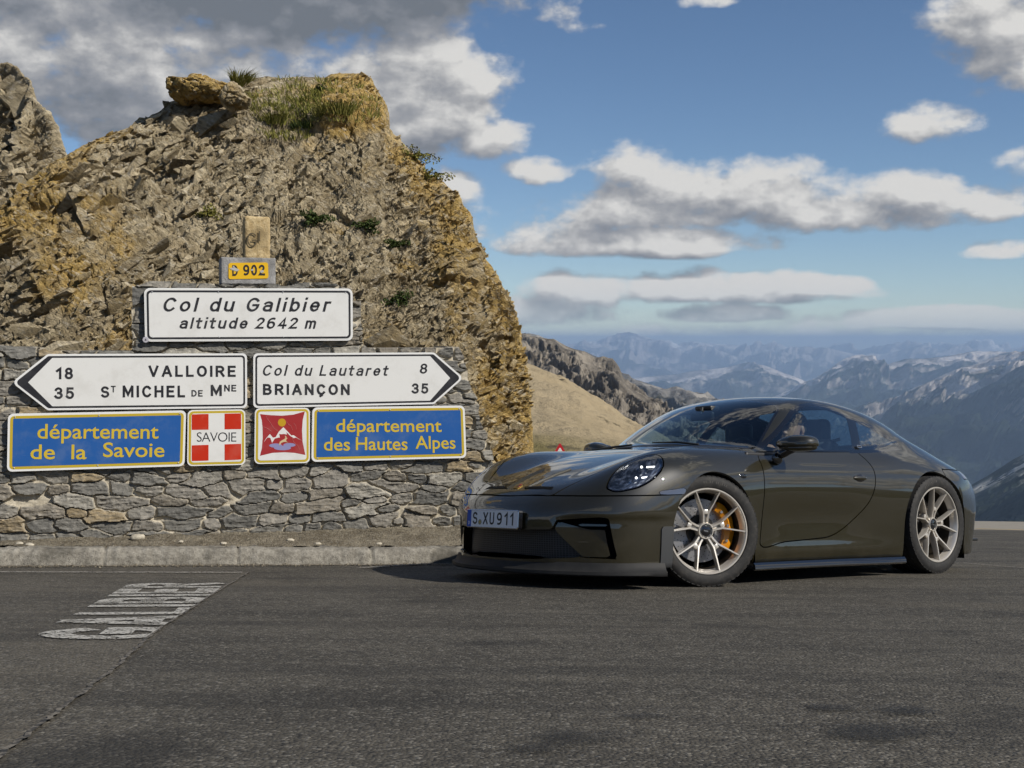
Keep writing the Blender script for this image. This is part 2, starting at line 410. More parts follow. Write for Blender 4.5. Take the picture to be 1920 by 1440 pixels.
def stroke_text(txt, w=.15, gap=.20, space=.42, shear=0, squeeze=1.0):
    """flat mesh of a line of stroke letters, cap height 1; returns vertices (x, y, tiny z) and faces"""
    V = []; F = []; x = 0; lift = 0
    for ch in txt:
        if ch == ' ': x += space; continue
        adv, st = GLY[ch]; ww = w
        for s in st:
            P = np.array(s, float); P[:, 0] = x+w/2+P[:, 0]*squeeze; P[:, 1] = w/2+P[:, 1]*(1-w)
            keep = [0]+[i for i in range(1, len(P)) if np.hypot(*(P[i]-P[i-1])) > 1e-4]; P = P[keep]
            closed = len(P) > 3 and np.hypot(*(P[0]-P[-1])) < 1e-3
            if closed: P = P[:-1]
            n = len(P); d = (np.roll(P, -1, 0)-P); d /= np.linalg.norm(d, axis=1)[:, None]
            dp = np.roll(d, 1, 0)
            if not closed:
                d[-1] = d[-2]; dp[0] = d[0]; P = P.copy(); P[0] -= d[0]*(w/2); P[-1] += d[-1]*(w/2)
            nn = np.stack([-d[:, 1], d[:, 0]], 1); np_ = np.stack([-dp[:, 1], dp[:, 0]], 1); m = nn+np_; m /= np.maximum(np.linalg.norm(m, axis=1), 1e-6)[:, None]
            k = 1/np.maximum((m*nn).sum(1), .45); off = m*(k*w/2)[:, None]; b = len(V)
            for p, o in zip(P, off): V += [(*(p+o), lift), (*(p-o), lift)]
            for i in range(n if closed else n-1):
                j = (i+1) % n; F.append((b+2*i, b+2*i+1, b+2*j+1, b+2*j))
            lift += .0011
        x += adv*squeeze+w+gap
    V = np.array(V); V[:, 0] += V[:, 1]*shear; return V, F
# ------------------------------------------------------------------ road, kerb, verge
CR = np.array([[-.778, .6282, .0096], [-.6252, -.7756, .0876], [.0625, .0622, .9961]])   # the parked car's axes, z = the road's normal
CRW = C2W @ CR; CTW = EYE+C2W @ np.array([.677, 8.290, -1.311])
def ground_z(x, y):                  # the road is one slightly sloping plane
    n = CRW[:, 2]; return CTW[2]-(n[0]*(x-CTW[0])+n[1]*(y-CTW[1]))/n[2]
def on_ground(px, py, h=0):          # pixel -> point on the road plane (lifted h along its normal)
    n = CRW[:, 2]; d = at(px, py, 1)-EYE
    return EYE+d*((n @ (CTW+n*h-EYE))/(n @ d))
def gz(p, h): return (p[0], p[1], ground_z(p[0], p[1])+h)
def asphalt(dark, light, seed):
    def fn(N, b, o):
        c = N.vm('ADD', obj_co(N), (seed*3.1, seed*7.7, 0))
        fine = N.vor(c, 95, 'F1', 1); fs = N.sep(fine)[0]
        gr = N.vor(c, 95)
        big = N.noise(c, .8, 5, .6); mid = N.noise(c, 7, 5, .65)
        lanes = N.noise(N.vm('MULTIPLY', c, (.5, 3.5, 1)), 1.2, 4, .6)
        k = N.m('ADD', N.m('MULTIPLY', big, .40), N.m('ADD', N.m('MULTIPLY', mid, .25), N.m('MULTIPLY', lanes, .35)))
        col = N.mix(N.mapr(k, .36, .64), dark, light)
        col = N.mix(N.m('MULTIPLY', N.mapr(fs, .72, 1.0), .75), col, (.20, .185, .155))
        col = N.mix(N.m('MULTIPLY', N.mapr(fs, .30, .0), .6), col, (.012, .012, .012))
        col = N.mix(N.m('MULTIPLY', N.mapr(N.noise(c, 1.05, 6, .66), .56, .68), .62), col, (.020, .0185, .016))
        tr_ = N.noise(N.vm('MULTIPLY', c, (.16, 1.5, 1)), 2.0, 3, .55); col = N.mix(N.m('MULTIPLY', N.mapr(tr_, .54, .68), .35), col, (.024, .022, .019))
        ds_ = N.noise(N.vm('MULTIPLY', c, (.25, 1, 1)), .9, 4, .6); col = N.mix(N.m('MULTIPLY', N.mapr(ds_, .54, .72), .30), col, (.14, .12, .088))
        N.put(b.inputs['Base Color'], col)
        h = N.m('ADD', N.m('MULTIPLY', N.m('SUBTRACT', 1.0, gr), 1.0), N.m('MULTIPLY', N.noise(c, 60, 4), 1.2))
        bump(N, b, h, .9, .006)
    return mat('asphalt', rough=.85, spec=.3, fn=fn)
M_new = asphalt((.048, .043, .034), (.094, .084, .066), 0)
M_old = asphalt((.053, .047, .037), (.105, .093, .072), 5)
seam = [on_ground(*q) for q in ((468, 1073.5), (380, 1128), (290, 1188), (213, 1257), (125, 1326), (40, 1392), (-200, 1560))]
def strip(name, pts, w, h, m, sides=(-.5, .5), parent=None):
    V = []; F = []
    for i, p in enumerate(pts):
        d = np.array(pts[min(i+1, len(pts)-1)])-np.array(pts[max(i-1, 0)]); s = np.array([-d[1], d[0]])/np.hypot(d[0], d[1])
        for k in sides: q = (p[0]+s[0]*w*k, p[1]+s[1]*w*k); V.append(gz(q, h))
    for i in range(len(pts)-1): F.append((2*i, 2*i+1, 2*i+3, 2*i+2))
    return mesh(name, V, [f[::-1] for f in F], m, parent)
# right-hand rim of the pass: the asphalt stops, a pale gravel verge follows, then the slope drops
rim = [(-60, 26), (-6, 24.5), (4, 21.8), (8.3, 20.9), (13, 19.8), (40, 14), (60, 8), (60, -45), (-60, -45)]
road = mesh('road', [gz(p, 0) for p in rim], [tuple(range(len(rim)))[::-1]], M_new); tag(road, kind='structure')
old = [gz(p, .004) for p in seam]; kb = [on_ground(q, 1062) for q in (460, 0)]
oldp = old+[gz((-16, -8), .004), gz((-16, 8.2), .004), gz(on_ground(-300, 1066), .004)]
tag(mesh('old_road', oldp, [tuple(range(len(oldp)))[::-1]], M_old), kind='structure')
M_crack = mat('seam_dirt', rough=.95, fn=lambda N, b, o: N.put(b.inputs['Base Color'], N.mix(N.mapr(N.noise(obj_co(N), 30, 4, .7), .4, .6), (.018, .017, .015), (.17, .15, .12))))
sp = []
for i in range(len(seam)-1):
    for k in range(14):
        q = seam[i]*(1-k/14)+seam[i+1]*(k/14); sp.append(q+np.array([random.Random(i*20+k).uniform(-.007, .007), 0, 0]))
tag(strip('road_seam', sp, .014, .008, M_crack), kind='structure')
def paintfn(base, wear):
    def fn(N, b, o):
        c = obj_co(N); w = N.m('ADD', N.m('MULTIPLY', N.noise(c, 9, 6, .7), .6), N.m('MULTIPLY', N.sep(N.vor(c, 95, 'F1', 1))[0], .4))
        tr = N.n('ShaderNodeBsdfTransparent'); N.put(b.inputs['Base Color'], N.mix(N.noise(c, 5, 4), tuple(q*.8 for q in base), base))
        ms = N.n('ShaderNodeMixShader'); N.put(ms.inputs[0], N.mapr(w, wear-.05, wear+.05)); N.put(ms.inputs[1], tr.outputs[0]); N.put(ms.inputs[2], b.outputs[0]); N.put(o.inputs[0], ms.outputs[0])
    return fn
M_rpaint = mat('road_paint', rough=.8, fn=paintfn((.46, .44, .39), .41))
M_wpaint = mat('worn_road_paint', rough=.8, fn=paintfn((.30, .28, .24), .47))
M_ypaint = mat('worn_yellow_paint', rough=.8, fn=paintfn((.42, .27, .06), .42))
tag(strip('edge_line', [on_ground(q, 1074.5+(q/460)*1.0) for q in (-200, 0, 120, 240, 360, 455)], .11, .009, M_wpaint), kind='structure')
tag(strip('edge_line', [on_ground(672, 1067), on_ground(760, 1061), on_ground(850, 1055.5)], .07, .009, M_wpaint), kind='structure')
tag(strip('edge_line', [on_ground(1700, 1048.5), on_ground(1786, 1055.5), on_ground(1860, 1061.5), on_ground(2000, 1073)], .022, .009, M_wpaint), kind='structure')
tag(strip('yellow_line', [on_ground(1830, 992), on_ground(1920, 994.5), on_ground(2050, 998)], .25, .009, M_ypaint), kind='structure')
def blotchfn(N, b, o):
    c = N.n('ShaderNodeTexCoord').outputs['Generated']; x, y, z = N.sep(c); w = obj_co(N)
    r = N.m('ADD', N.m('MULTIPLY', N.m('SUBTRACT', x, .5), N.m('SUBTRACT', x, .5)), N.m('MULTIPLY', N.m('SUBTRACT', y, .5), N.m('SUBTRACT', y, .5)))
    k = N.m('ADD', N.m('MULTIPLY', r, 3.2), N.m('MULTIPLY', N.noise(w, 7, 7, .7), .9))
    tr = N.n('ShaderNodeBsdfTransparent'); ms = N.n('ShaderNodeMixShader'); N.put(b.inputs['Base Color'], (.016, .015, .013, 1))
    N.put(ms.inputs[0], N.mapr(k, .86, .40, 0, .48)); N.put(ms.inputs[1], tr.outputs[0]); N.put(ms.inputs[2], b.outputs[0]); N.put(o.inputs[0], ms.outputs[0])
M_blotch = mat('dark_blotch', rough=.7, fn=blotchfn)
for (cx, cy, wx, wy) in ((1075, 1385, .42, .34), (1000, 1405, .22, .2), (1640, 1375, .42, .40), (1700, 1335, .26, .26), (1560, 1330, .22, .2), (1200, 1345, .2, .16)):  # soft-edged dark blotches on thin sheets just above the asphalt
    p_ = on_ground(cx, cy); tag(mesh('road_blotch', [gz((p_[0]+a*wx, p_[1]+b*wy), .0045+.0004*(cx % 7)) for a, b in ((-.5, -.5), (.5, -.5), (.5, .5), (-.5, .5))], [(0, 1, 2, 3)], M_blotch), kind='structure')
# road lettering: the lower ends of the letters were cut off when the right half was resurfaced
g0, g1 = on_ground(52, 1204), on_ground(246, 1095.5)
ex = (g1-g0)[:2]; Lw = np.hypot(*ex); ex = ex/Lw; ey = np.array([-ex[1], ex[0]])
V, F = stroke_text('GALIBIER', .22, .13)
wid = V[:, 0].max()-V[:, 0].min(); V[:, 0] = (V[:, 0]-V[:, 0].min())/wid*Lw; hgt = 1.0
bm = bmesh.new(); Ht = .545
vs = [bm.verts.new((*(g0[:2]+ex*v[0]+ey*(v[1]/hgt-1)*Ht), 0)) for v in V]
for f in F:
    try: bm.faces.new([vs[i] for i in f])
    except ValueError: pass
bmesh.ops.remove_doubles(bm, verts=bm.verts[:], dist=.0005)
for i in range(len(seam)-1):         # trim along the seam
    a, b = seam[i], seam[i+1]; d = (b-a)[:2]; nn = Vector((-d[1], d[0], 0)).normalized()
    if i in (1,): 
        far = (Vector((g0[0], g0[1], 0))-Vector((a[0], a[1], 0))).dot(nn)
        nn = nn if far < 0 else -nn
        bmesh.ops.bisect_plane(bm, geom=bm.verts[:]+bm.edges[:]+bm.faces[:], plane_co=(a[0], a[1], 0), plane_no=nn, clear_outer=True)
for v in bm.verts: v.co.z = ground_z(v.co.x, v.co.y)+.0095
o = MB().bm(bm).build('road_lettering', M_rpaint)
tag(o, 'worn white road lettering cut off along the asphalt seam', 'road marking')
# kerb
def concrete(a, b_, stain):
    def fn(N, b, o):
        c = obj_co(N); n = N.noise(c, 26, 7, .7); s = N.noise(c, 3.2, 6, .65)
        col = N.mix(N.mapr(n, .35, .65), a, b_)
        col = N.mix(N.m('MULTIPLY', N.mapr(N.noise(c, 60, 5, .75), .56, .64), .7), col, stain)
        col = N.mix(N.mapr(s, .5, .68), col, tuple(q*.55 for q in a))
        N.put(b.inputs['Base Color'], col); bump(N, b, N.m('ADD', n, N.m('MULTIPLY', N.noise(c, 110, 4), .5)), .8, .012)
    return mat('concrete', rough=.9, spec=.2, fn=fn)
M_kerb = concrete((.19, .175, .145), (.32, .30, .255), (.07, .065, .055))
k0, k1 = on_ground(-260, 1063), on_ground(690, 1058.5); kd = (k1-k0); kl = np.linalg.norm(kd)*1.55; kd /= np.linalg.norm(kd)
kn = np.cross(CRW[:, 2], kd); up = CRW[:, 2]
prof = [(0, -.05), (.006, .0), (.010, .05), (.016, .095), (.030, .118), (.055, .127), (.10, .130), (.16, .132), (.22, .132), (.24, -.05)]
S_ = 420; ss = np.linspace(0, kl, S_); A = []
for (q, h) in prof: A.append(k0+ss[:, None]*kd+kn*q+up*h)
A = np.array(A); nz = fbm(A.reshape(-1, 3)*np.array([14, 14, 14]), 4, .6, 3).reshape(A.shape[:2]); bigz = fbm(A.reshape(-1, 3)*2.2, 3, .5, 9).reshape(A.shape[:2])
A = A+up*(nz*.016+bigz*.012)[..., None]*(np.array([h for _, h in prof]) > 0)[:, None, None]-kn*(nz*.018+bigz*.014)[..., None]
jt = np.minimum.reduce([np.abs(ss-q) for q in (.62, 1.63, 2.60, 3.62, 4.66, 5.62)]); jn = np.exp(-(jt/.009)**2)*.022
A = A-up*(jn[None, :]*(np.array([h for _, h in prof]) > .09)[:, None])[..., None]+kn*(jn[None, :]*(np.array([q for q, _ in prof]) < .05)[:, None])[..., None]
K = len(prof); idx = np.arange(K*S_).reshape(K, S_)
kq = np.stack([idx[:-1, :-1], idx[:-1, 1:], idx[1:, 1:], idx[1:, :-1]], -1).reshape(-1, 4)
tag(mesh('kerb', A.reshape(-1, 3), kq, M_kerb, smooth=True), 'pale rough concrete kerb below the stone wall', 'kerb')
# ------------------------------------------------------------------ the sign wall
eu = C2W @ (np.array([3.274, 1, .035])/np.linalg.norm([3.274, 1, .035])); ev = np.array([0, 0, 1.])
eu = eu-ev*(eu @ ev); eu /= np.linalg.norm(eu); en = np.cross(eu, ev)       # en points to the road
W0 = at(460, 720, 10.05)
def uv(px, py, off=0):               # pixel -> wall coordinates (u right, v up)
    d = at(px, py, 1)-EYE; P = EYE+d*((en @ (W0+en*off-EYE))/(en @ d)); return np.array([(P-W0) @ eu, (P-W0) @ ev])
def wp(u, v, h=0): return W0+eu*u+ev*v+en*h
Mw = Matrix((tuple(eu), tuple(ev), tuple(en))).transposed().to_4x4(); Mw.translation = W0
outl = [uv(*q) for q in ((-150, 1045), (-150, 640), (12, 646), (20, 649), (48, 648), (78, 651), (86, 657), (180, 657), (247, 656), (247, 600), (248, 534), (268, 530), (280, 526), (330, 527), (334, 531), (400, 530), (415, 533), (417, 531), (520, 531), (530, 535), (560, 530), (578, 528), (632, 530), (640, 536), (660, 540), (664, 564), (677, 564), (677, 586), (679, 612), (682, 640), (690, 652), (770, 652), (835, 650), (838, 648), (862, 650), (872, 668), (874, 684), (880, 694), (880, 712), (886, 730), (892, 742), (899, 760), (901, 788), (914, 812), (916, 830), (924, 846), (928, 880), (935, 930), (940, 1045))]
outl = np.array(outl)
du = .0068
us = np.arange(outl[:, 0].min()-.02, outl[:, 0].max()+.02, du); vs_ = np.arange(outl[:, 1].min(), outl[:, 1].max()+.02, du)
UU, VV = np.meshgrid(us, vs_); p2 = np.column_stack([UU.ravel(), VV.ravel()])
p3 = np.column_stack([p2, np.zeros(len(p2))])
wob = np.column_stack([fbm(p3*6, 3, .5, 21), fbm(p3*6, 3, .5, 22)])*.028+np.column_stack([fbm(p3*28, 3, .5, 23), fbm(p3*28, 3, .5, 24)])*.006
def stones(q, sx, sy, s):            # running courses: rows of jittered cells, F1/F2 in an anisotropic metric
    q = q.copy(); q[:, 1] += .03*np.sin(q[:, 0]*2.1+s)
    r = np.floor(q[:, 1]/sy).astype(int); d1 = np.full(len(q), 9.); d2 = d1.copy(); ih = np.zeros(len(q)); rel = np.zeros((len(q), 2))
    for a in (-1, 0, 1):
        rr = r+a; off = hash3(rr, rr*0+3, rr*0, s)*sx; wrow = sx*(.55+.75*hash3(rr, rr*0+9, rr*0, s))
        c = np.floor((q[:, 0]-off)/wrow).astype(int)
        for b in (-2, -1, 0, 1, 2):
            cc = c+b; x = off+wrow*(cc+.5+.80*(hash3(cc, rr, rr*0, s+1)-.5)); y = sy*(rr+.5+.42*(hash3(cc, rr, rr*0, s+2)-.5))
            sz = .62+.75*hash3(cc, rr, rr*0, s+5)**1.5
            vx, vy = (q[:, 0]-x)/(sx*.95), (q[:, 1]-y)/sy
            d = (np.abs(vx+.15*(sz-.9)*vy)**3.2+np.abs(vy)**3.2)**(1/3.2)/sz; m = d < d1
            d2 = np.where(m, d1, np.minimum(d2, d)); d1 = np.where(m, d, d1); ih = np.where(m, hash3(cc, rr, rr*0, s+7), ih); rel = np.where(m[:, None], np.stack([vx, vy], 1), rel)
    return d1, d2, ih, rel
d1, d2, ih, rel = stones(p2+wob*.95, .275, .098, 40)
e = d2-d1
tx = hash3((ih*1e6).astype(np.int64), 1+0*ih.astype(np.int64), 0*ih.astype(np.int64)); ty = hash3((ih*1e6).astype(np.int64), 2+0*ih.astype(np.int64), 0*ih.astype(np.int64))
st = sst(.045, .11, e)*(ih > .012)
rough_ = fbm(p3*np.array([9, 26, 1]), 5, .6, 31, ridge=True); fine_ = fbm(p3*70, 3, .55, 33)
H = st*(.022+.024*ih+(tx-.5)*rel[:, 0]*.05+(ty-.5)*rel[:, 1]*.05+rough_*.014+fine_*.004)+(1-st)*(fbm(p3*16, 4, .6, 35)*.010+.004)
sd_o = sdf_poly(p2+wob*.35, outl)
Pw = W0+p2[:, :1]*eu+p2[:, 1:]*ev+(H-.05)[:, None]*en
ins = (sd_o < 0).reshape(UU.shape); idx = np.arange(UU.size).reshape(UU.shape)
kq = ins[:-1, :-1] & ins[1:, :-1] & ins[:-1, 1:] & ins[1:, 1:]
Q = np.stack([idx[:-1, :-1], idx[:-1, 1:], idx[1:, 1:], idx[1:, :-1]], -1)[kq]
ed = np.concatenate([Q[:, [0, 1]], Q[:, [1, 2]], Q[:, [2, 3]], Q[:, [3, 0]]]); ks = np.sort(ed, 1); _, i_, c_ = np.unique(ks, axis=0, return_index=True, return_counts=True)
B = ed[i_[c_ == 1]]; nP = len(Pw)
# stone tops run back horizontally: give the rim a broken depth
bk = np.unique(B); remap = np.full(nP, -1); remap[bk] = nP+np.arange(len(bk))
Pb = Pw[bk]-en*.45
Qs = np.stack([B[:, 1], B[:, 0], remap[B[:, 0]], remap[B[:, 1]]], 1)
allP = np.concatenate([Pw, Pb]); ext = lambda a: np.concatenate([a, a[bk]])
used, inv = np.unique(np.concatenate([Q, Qs]), return_inverse=True)
def wallfn(N, b, o):
    s = N.n('ShaderNodeAttribute', attribute_name='stone').outputs['Fac']; i = N.n('ShaderNodeAttribute', attribute_name='cell').outputs['Fac']
    c = obj_co(N); n = N.noise(c, 22, 7, .7); n2 = N.noise(N.vm('MULTIPLY', c, (1, 1, 3.4)), 16, 6, .7)
    col = N.ramp(i, [(0, (.215, .205, .18)), (.18, (.32, .295, .25)), (.34, (.165, .160, .145)), (.48, (.36, .335, .285)), (.60, (.225, .215, .19)), (.74, (.30, .265, .21)), (.88, (.40, .31, .18)), (.94, (.42, .395, .335))], 'CONSTANT')
    col = N.mix(N.m('MULTIPLY', N.mapr(n2, .40, .68), .75), col, N.mix(.55, col, (.32, .31, .285)))
    col = N.mix(N.m('MULTIPLY', N.mapr(n, .62, .50), .5), col, N.mix(.7, col, (.04, .042, .04)))
    mort = N.mix(N.mapr(n, .35, .65), (.36, .32, .245), (.54, .49, .39))
    N.put(b.inputs['Base Color'], N.mix(s, mort, col)); bump(N, b, N.m('ADD', n2, N.noise(c, 90, 5, .6)), .7, .008)
M_wall = mat('rubble_stone', rough=.92, spec=.2, fn=wallfn)
wall = mesh('stone_wall', allP[used], inv.reshape(-1, 4), M_wall, attrs={'stone': ext(st)[used], 'cell': ext(ih)[used]}, smooth=True)
wall.data.set_sharp_from_angle(angle=R_(42))
tag(wall, 'grey rubble stone wall with pale mortar carrying the road signs', 'wall')
# gravel verge between kerb and wall
wa, wb = uv(-150, 1022), uv(935, 985)
S_, T_ = 460, 60; V = np.zeros((T_, S_, 3))
for i in range(S_):
    f = i/(S_-1); a = k0+kd*(kl*.78)*f+kn*.20+up*.128; w = wp(wa[0]+(wb[0]-wa[0])*f*1.06, wa[1]+(wb[1]-wa[1])*f*1.06, -.06)
    for j in range(T_): V[j, i] = a+(w-a)*(j/(T_-1))
P = V.reshape(-1, 3); tt = np.repeat(np.linspace(0, 1, T_), S_)
P = P+ev*(fbm(P*5, 4, .5, 51)*.025+fbm(P*40, 3, .6, 52)*.008+.012*sst(.5, 1, tt))[:, None]
idx = np.arange(S_*T_).reshape(T_, S_)
def gravelfn(N, b, o):
    c = obj_co(N); v = N.sep(N.vor(c, 120, 'F1', 1))[0]; n = N.noise(c, 5, 6, .65)
    col = N.mix(N.mapr(n, .35, .65), (.15, .125, .085), (.27, .235, .17)); col = N.mix(N.m('MULTIPLY', N.mapr(v, .6, 1), .6), col, (.36, .33, .27)); col = N.mix(N.m('MULTIPLY', N.mapr(v, .35, 0), .6), col, (.07, .06, .045))
    N.put(b.inputs['Base Color'], col); bump(N, b, N.m('ADD', N.m('SUBTRACT', 1.0, N.vor(c, 120)), N.noise(c, 60, 4)), 1, .012)
M_gravel = mat('gravel', rough=.95, spec=.2, fn=gravelfn)
tag(mesh('gravel_verge', P, np.stack([idx[:-1, :-1], idx[:-1, 1:], idx[1:, 1:], idx[1:, :-1]], -1).reshape(-1, 4), M_gravel, smooth=True), kind='structure')
# dust along the foot of the kerb
M_dust = mat('road_dust', rough=.95, fn=paintfn((.23, .20, .15), .50))
tag(strip('kerb_dust', [k0+kd*s-kn*.06 for s in np.linspace(0, kl, 20)], .20, .0065, M_dust), kind='structure')
rg = np.random.RandomState(8); V = []; F = []
for _ in range(900):
    q = rg.uniform(0, kl); o_ = -abs(rg.normal(0, .10))-.01; r = .004+.011*rg.rand()**3; c = k0+kd*q+kn*o_+up*r*.4; b = len(V)
    V += [c+np.array(e_)*r*rg.uniform(.7, 1.4) for e_ in ((1, 0, 0), (-1, 0, 0), (0, 1, 0), (0, -1, 0), (0, 0, .8), (0, 0, -.8))]
    F += [tuple(b+i for i in f) for f in ((0, 2, 4), (2, 1, 4), (1, 3, 4), (3, 0, 4), (2, 0, 5), (1, 2, 5), (3, 1, 5), (0, 3, 5))]
tag(mesh('grit', V, F, M_gravel), kind='stuff')
# loose stones lying in the gravel
rnd = random.Random(4)
for k, (px, py, s) in enumerate(((236, 1006, .045), (452, 1012, .020), (640, 1008, .022), (74, 1022, .026), (110, 1026, .03), (352, 1011, .018), (556, 1004, .024), (760, 1003, .020))):
    bm = bmesh.new(); bmesh.ops.create_icosphere(bm, subdivisions=3, radius=1)
    P = np.array([v.co[:] for v in bm.verts]); P = P*(1+.28*fbm(P*1.6+k*9, 3, .5, 60)[:, None])*np.array([1.3, .9, .65])*s
    for v, q in zip(bm.verts, P): v.co = q
    f = max(0, min(1, (px+150)/1085)); a = k0+kd*(kl*.78)*f+kn*.20+up*.128; w = wp(*(wa+(wb-wa)*f*1.06), -.06)
    tcol = (1022-.035*px*1-py+10)/26; c = a+(w-a)*max(.1, min(.85, tcol))+ev*s*.3
    o = MB().bm(bm).build('loose_stone', M_wall, smooth=True); o.location = c
    tag(o, None, 'stone', 'loose stones in the gravel'); o['label'] = 'small grey stone lying loose in the gravel below the wall'
# ------------------------------------------------------------------ the rocky hill behind the wall
def rockfn(scale):
    def fn(N, b, o):
        oc = N.n('ShaderNodeAttribute', attribute_name='ochre').outputs['Fac']; tn = N.n('ShaderNodeAttribute', attribute_name='tone').outputs['Fac']
        c = N.vm('MULTIPLY', obj_co(N), (scale, scale, scale)); r = N.n('ShaderNodeVectorRotate', rotation_type='EULER_XYZ'); N.put(r.inputs['Vector'], c); r.inputs['Rotation'].default_value = (.3, -.55, .2)
        q = N.vm('MULTIPLY', r.outputs[0], (1, 1, 3.2)); n = N.noise(q, 7, 8, .68); n2 = N.noise(c, 2.2, 6, .6); n3 = N.noise(q, 26, 6, .7)
        v = N.sep(N.vor(N.vm('ADD', q, N.vm('MULTIPLY', N.xyz(n, n2, n3), (.25, .25, .25))), 16, 'F1', 1))[0]
        grey = N.mix(N.mapr(n, .3, .7), (.36, .275, .15), (.66, .54, .33)); grey = N.mix(N.mapr(tn, .28, .72), N.mix(.5, grey, (.20, .165, .11)), N.mix(.5, grey, (.74, .65, .47)))
        och = N.mix(N.mapr(n, .3, .7), (.40, .265, .08), (.66, .47, .18))
        k = N.mapr(N.m('ADD', oc, N.m('MULTIPLY', N.m('SUBTRACT', n2, .5), 1.3)), .28, .72)
        col = N.mix(k, grey, och)
        col = N.mix(N.m('MULTIPLY', N.mapr(v, .78, 1.), .55), col, (.66, .61, .50)); col = N.mix(N.m('MULTIPLY', N.mapr(v, .25, 0), .55), col, (.09, .078, .058))
        col = N.mix(N.m('MULTIPLY', N.mapr(n3, .56, .64), .45), col, (.10, .086, .064))
        N.put(b.inputs['Base Color'], col); bump(N, b, N.m('ADD', N.m('MULTIPLY', n3, 1.2), N.m('ADD', n, N.m('MULTIPLY', v, .5))), 1.0, .035/scale)
    return mat('hill_rock', rough=.95, spec=.15, fn=fn)
M_rock = rockfn(1.0)
def fan_hill(name, sky_pts, Db, Dr, base_y, cols, rows, back, disp, seed, m, dbase=None, steep=1.0, fade=.6):
    sp = np.array(sky_pts, float); px = cols
    ysk = np.interp(px, sp[:, 0], sp[:, 1]); Drr = np.interp(px, *np.array(Dr).T); Dbb = np.interp(px, *np.array(Db).T)
    t = np.linspace(0, 1, rows)[:, None]; tb = np.linspace(0, 1, back)[1:, None]
    yb = base_y
    zb = -(yb-720)/FPX*Dbb; zr = -(ysk-720)/FPX*Drr
    g = t**steep
    D = Dbb+(Drr-Dbb)*g; Z = zb+(zr-zb)*(1-(1-t)**1.12)
    D = np.vstack([D, Drr+4.5*tb*(Drr/15)]); Z = np.vstack([Z, zr-(zr-zb)*(tb**1.6)*.9])
    X = (px-960)/FPX*D
    P = np.stack([X, D, Z], -1) @ C2W.T+EYE
    shp = P.shape[:2]
    dx = np.gradient(P, axis=1); dt = np.gradient(P, axis=0); n = np.cross(dx, dt); n /= np.linalg.norm(n, axis=-1, keepdims=True)
    n = n*np.sign(-(n[..., 1:2])+1e-6) if False else n
    edge = np.vstack([np.minimum(1, (1-t)*6+.25)+0*px, np.ones((back-1, len(px)))])
    Pf = P.reshape(-1, 3); d, tone, extra = disp(Pf, seed, shp)
    d = d.reshape(shp)*edge
    d = d-np.median(d); fr = np.vstack([1-fade*sst(.80, 1., t), np.full((back-1, 1), 1-fade)]); d = np.where(d > 0, d*fr, d*(.5+.5*fr))
    # keep the skyline: displacement near the ridge acts mostly towards the viewer, not upwards
    P2 = P+n*d[..., None]
    idx = np.arange(shp[0]*shp[1]).reshape(shp)
    Q = np.stack([idx[:-1, :-1], idx[:-1, 1:], idx[1:, 1:], idx[1:, :-1]], -1).reshape(-1, 4)
    pyx = 720-Z/D*FPX; pxx = np.broadcast_to(px, shp)
    return P2, Q, tone, pxx.ravel(), pyx.ravel()
def bedding(P):                       # coordinates aligned with the dipping shale beds
    a, b = R_(-33), R_(18)
    Rb = np.array([[math.cos(a), 0, -math.sin(a)], [0, 1, 0], [math.sin(a), 0, math.cos(a)]]) @ np.array([[1, 0, 0], [0, math.cos(b), -math.sin(b)], [0, math.sin(b), math.cos(b)]])
    return P @ Rb.T
def blocks(P, size, asp, s, tilt):
    q = P/size*np.array([1, 1, asp]); q = q+np.column_stack([fbm(P/size*.9, 2, .5, s+50+i) for i in range(3)])*.35
    f1, f2, ih, rel = worley(q, s); h2 = hash3((ih*1e7).astype(np.int64), 5+0*(ih > 9), 0*(ih > 9)); e = f2-f1
    return (ih-.5)+tilt*(rel[:, 0]*(h2-.5)*2+rel[:, 2]*(.5-ih)*1.2)-.5*(1-sst(0, .16, e)), ih
